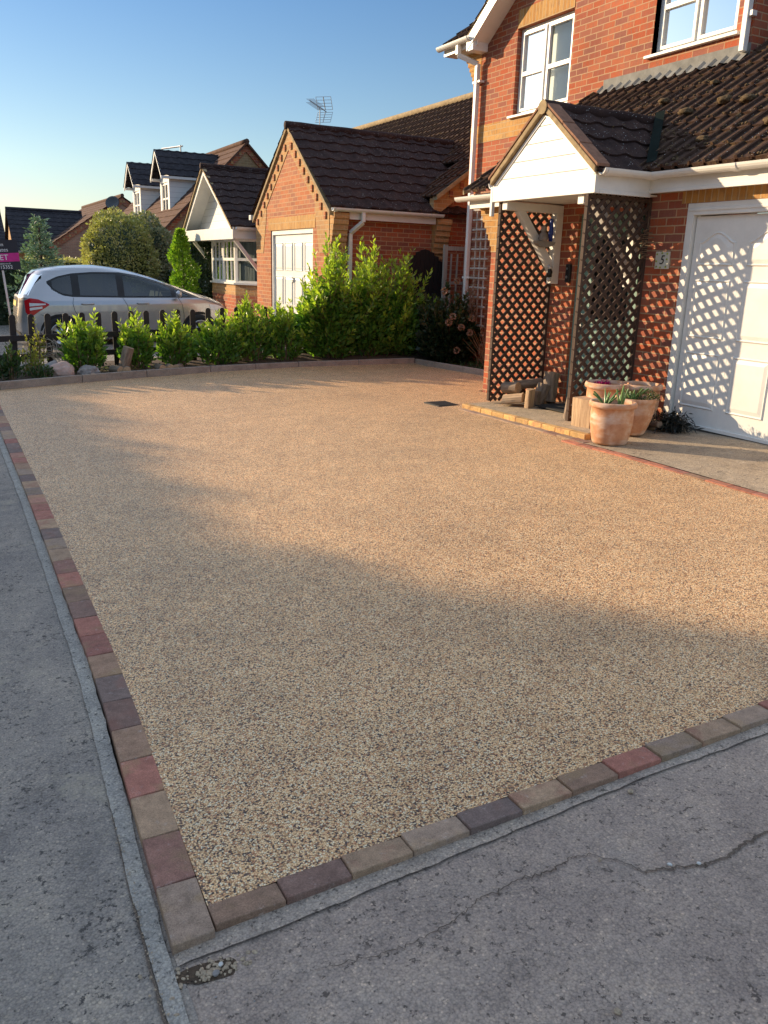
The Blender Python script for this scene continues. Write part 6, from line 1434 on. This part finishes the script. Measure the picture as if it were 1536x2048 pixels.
# wheels with arches
for (x, zc, r) in ((.68, .31, .30), (3.18, .31, .30)):
    for s in (-1, 1):
        y = s * (.846); mb = MB(); n = 28; vs = [(x, y, zc)]
        for k in range(n): a = 2 * math.pi * k / n; vs.append((x + (r + .055) * math.cos(a), s * (hw(x + (r + .055) * math.cos(a), max(.19, zc + (r + .055) * math.sin(a))) + .004), max(.185, zc + (r + .055) * math.sin(a))))
        vs[0] = (x, s * (hw(x, zc) + .004), zc); mb.add(vs, [(0, k + 1, (k + 1) % n + 1) for k in range(n)]); mb.build('wheel_arch', M['gap'], CAR, normals=False)
        w_ = bpy.data.objects.new('wheel', None); C.objects.link(w_); w_.parent = CAR; w_.location = (x, s * .80, zc); w_.empty_display_size = .1
        mb = MB(); pr = [(r * .64, -.05), (r * .66, .07), (r * .92, .075), (r, .05), (r, -.08)]; mb.lathe(pr, (0, 0, 0), 32); o = mb.build('tyre', M['tyre'], w_, smooth=True); o.rotation_euler = (R(90) * -s, 0, 0)
        mb = MB(); mb.lathe([(0, .055), (.05, .06), (.055, .045), (r * .60, .06), (r * .66, .072), (r * .66, .03)], (0, 0, 0), 30)
        o = mb.build('rim', M['alloy'], w_, smooth=True); o.rotation_euler = (R(90) * -s, 0, 0)
        mb = MB()
        for k in range(7):
            a = 2 * math.pi * (k + .5) / 7; mb.prism([(-.02, .07), (.02, .07), (.032, r * .55), (-.032, r * .55)], (0, 0, .062), (math.cos(a), math.sin(a), 0), (-math.sin(a), math.cos(a), 0), (0, 0, .004))
        o = mb.build('rim_slot', M['gap'], w_); o.rotation_euler = (R(90) * -s, 0, 0)
mb = MB(); mb.tube([(.62, 0, 1.49), (.50, 0, 1.56)], [.012, .005], 6); mb.build('antenna', M['gap'], CAR)
M['cabin'] = flat('cabin_trim', (.06, .06, .065), .8)
mb = MB(); mb.box(.55, 3.0, -.70, .70, .5, .90); mb.build('cabin_floor', M['cabin'], CAR)
for (x, y) in ((1.02, -.36), (1.02, .36), (1.90, -.36), (1.90, .36)):
    mb = MB(); mb.prism([(0, .85), (.14, .85), (.06, 1.22), (-.04, 1.22)], (x, y - .24, 0), (1, 0, 0), (0, 0, 1), (0, .48, 0)); mb.box(x - .06, x + .02, y - .12, y + .12, 1.24, 1.36); mb.build('seat', M['cabin'], CAR, bevel=.02)
mb = MB(); mb.prism([(2.55, .85), (3.05, .85), (2.95, 1.0), (2.6, 1.02)], (0, -.66, 0), (1, 0, 0), (0, 0, 1), (0, 1.32, 0)); mb.build('dashboard', M['cabin'], CAR)
mb = MB(); mb.tube([(2.50 + .06 * math.sin(q) * .5, -.0 + -.36 * -1 * 0 + .36 * -1 + .18 * math.cos(q), 1.02 + .17 * math.sin(q)) for q in [k * math.pi / 8 for k in range(17)]], .014, 6); mb.build('steering_wheel', M['black'], CAR, smooth=True)

# ================================================================ letting board
t = thing('letting_board', 'black and pink letting board on a leaning pale post at the left edge', 'sign', (1.39, 18.4, 0)); t.rotation_euler = (0, R(-4), R(-4))
mb = MB(); mb.box(-.02, .02, -.035, .0, -.1, 1.95); mb.build('post', M['post_white'], t)
XR_ = .335; bz = 1.37; mt_b = flat('board_black', (.022, .02, .03), .5)
mb = MB(); mb.box(XR_ - .92, XR_, -.012 - .035, -.035, bz, bz + .56); bd = mb.build('board', mt_b, t)
mb = MB(); mb.box(XR_ - .92, XR_ - .0005, -.0515, -.0475, bz + .155, bz + .315); mb.build('pink_band', flat('board_pink', (.55, .02, .22), .5), t)
tw = flat('sign_white', (.75, .75, .75), .5)
fy = -.054
for s_, sz, x, z, al in (('Elvin', .10, .085, .475, 'RIGHT'), ('Estates', .10, .155, .375, 'RIGHT'), ('LET', .145, .14, .232, 'RIGHT'), ('estates.co.uk', .045, .165, .122, 'RIGHT'), ('515352', .092, .19, .055, 'RIGHT')):
    text_mesh('lettering', s_, sz, tw, t, (x, fy, bz + z), (R(90), 0, 0), align=al)
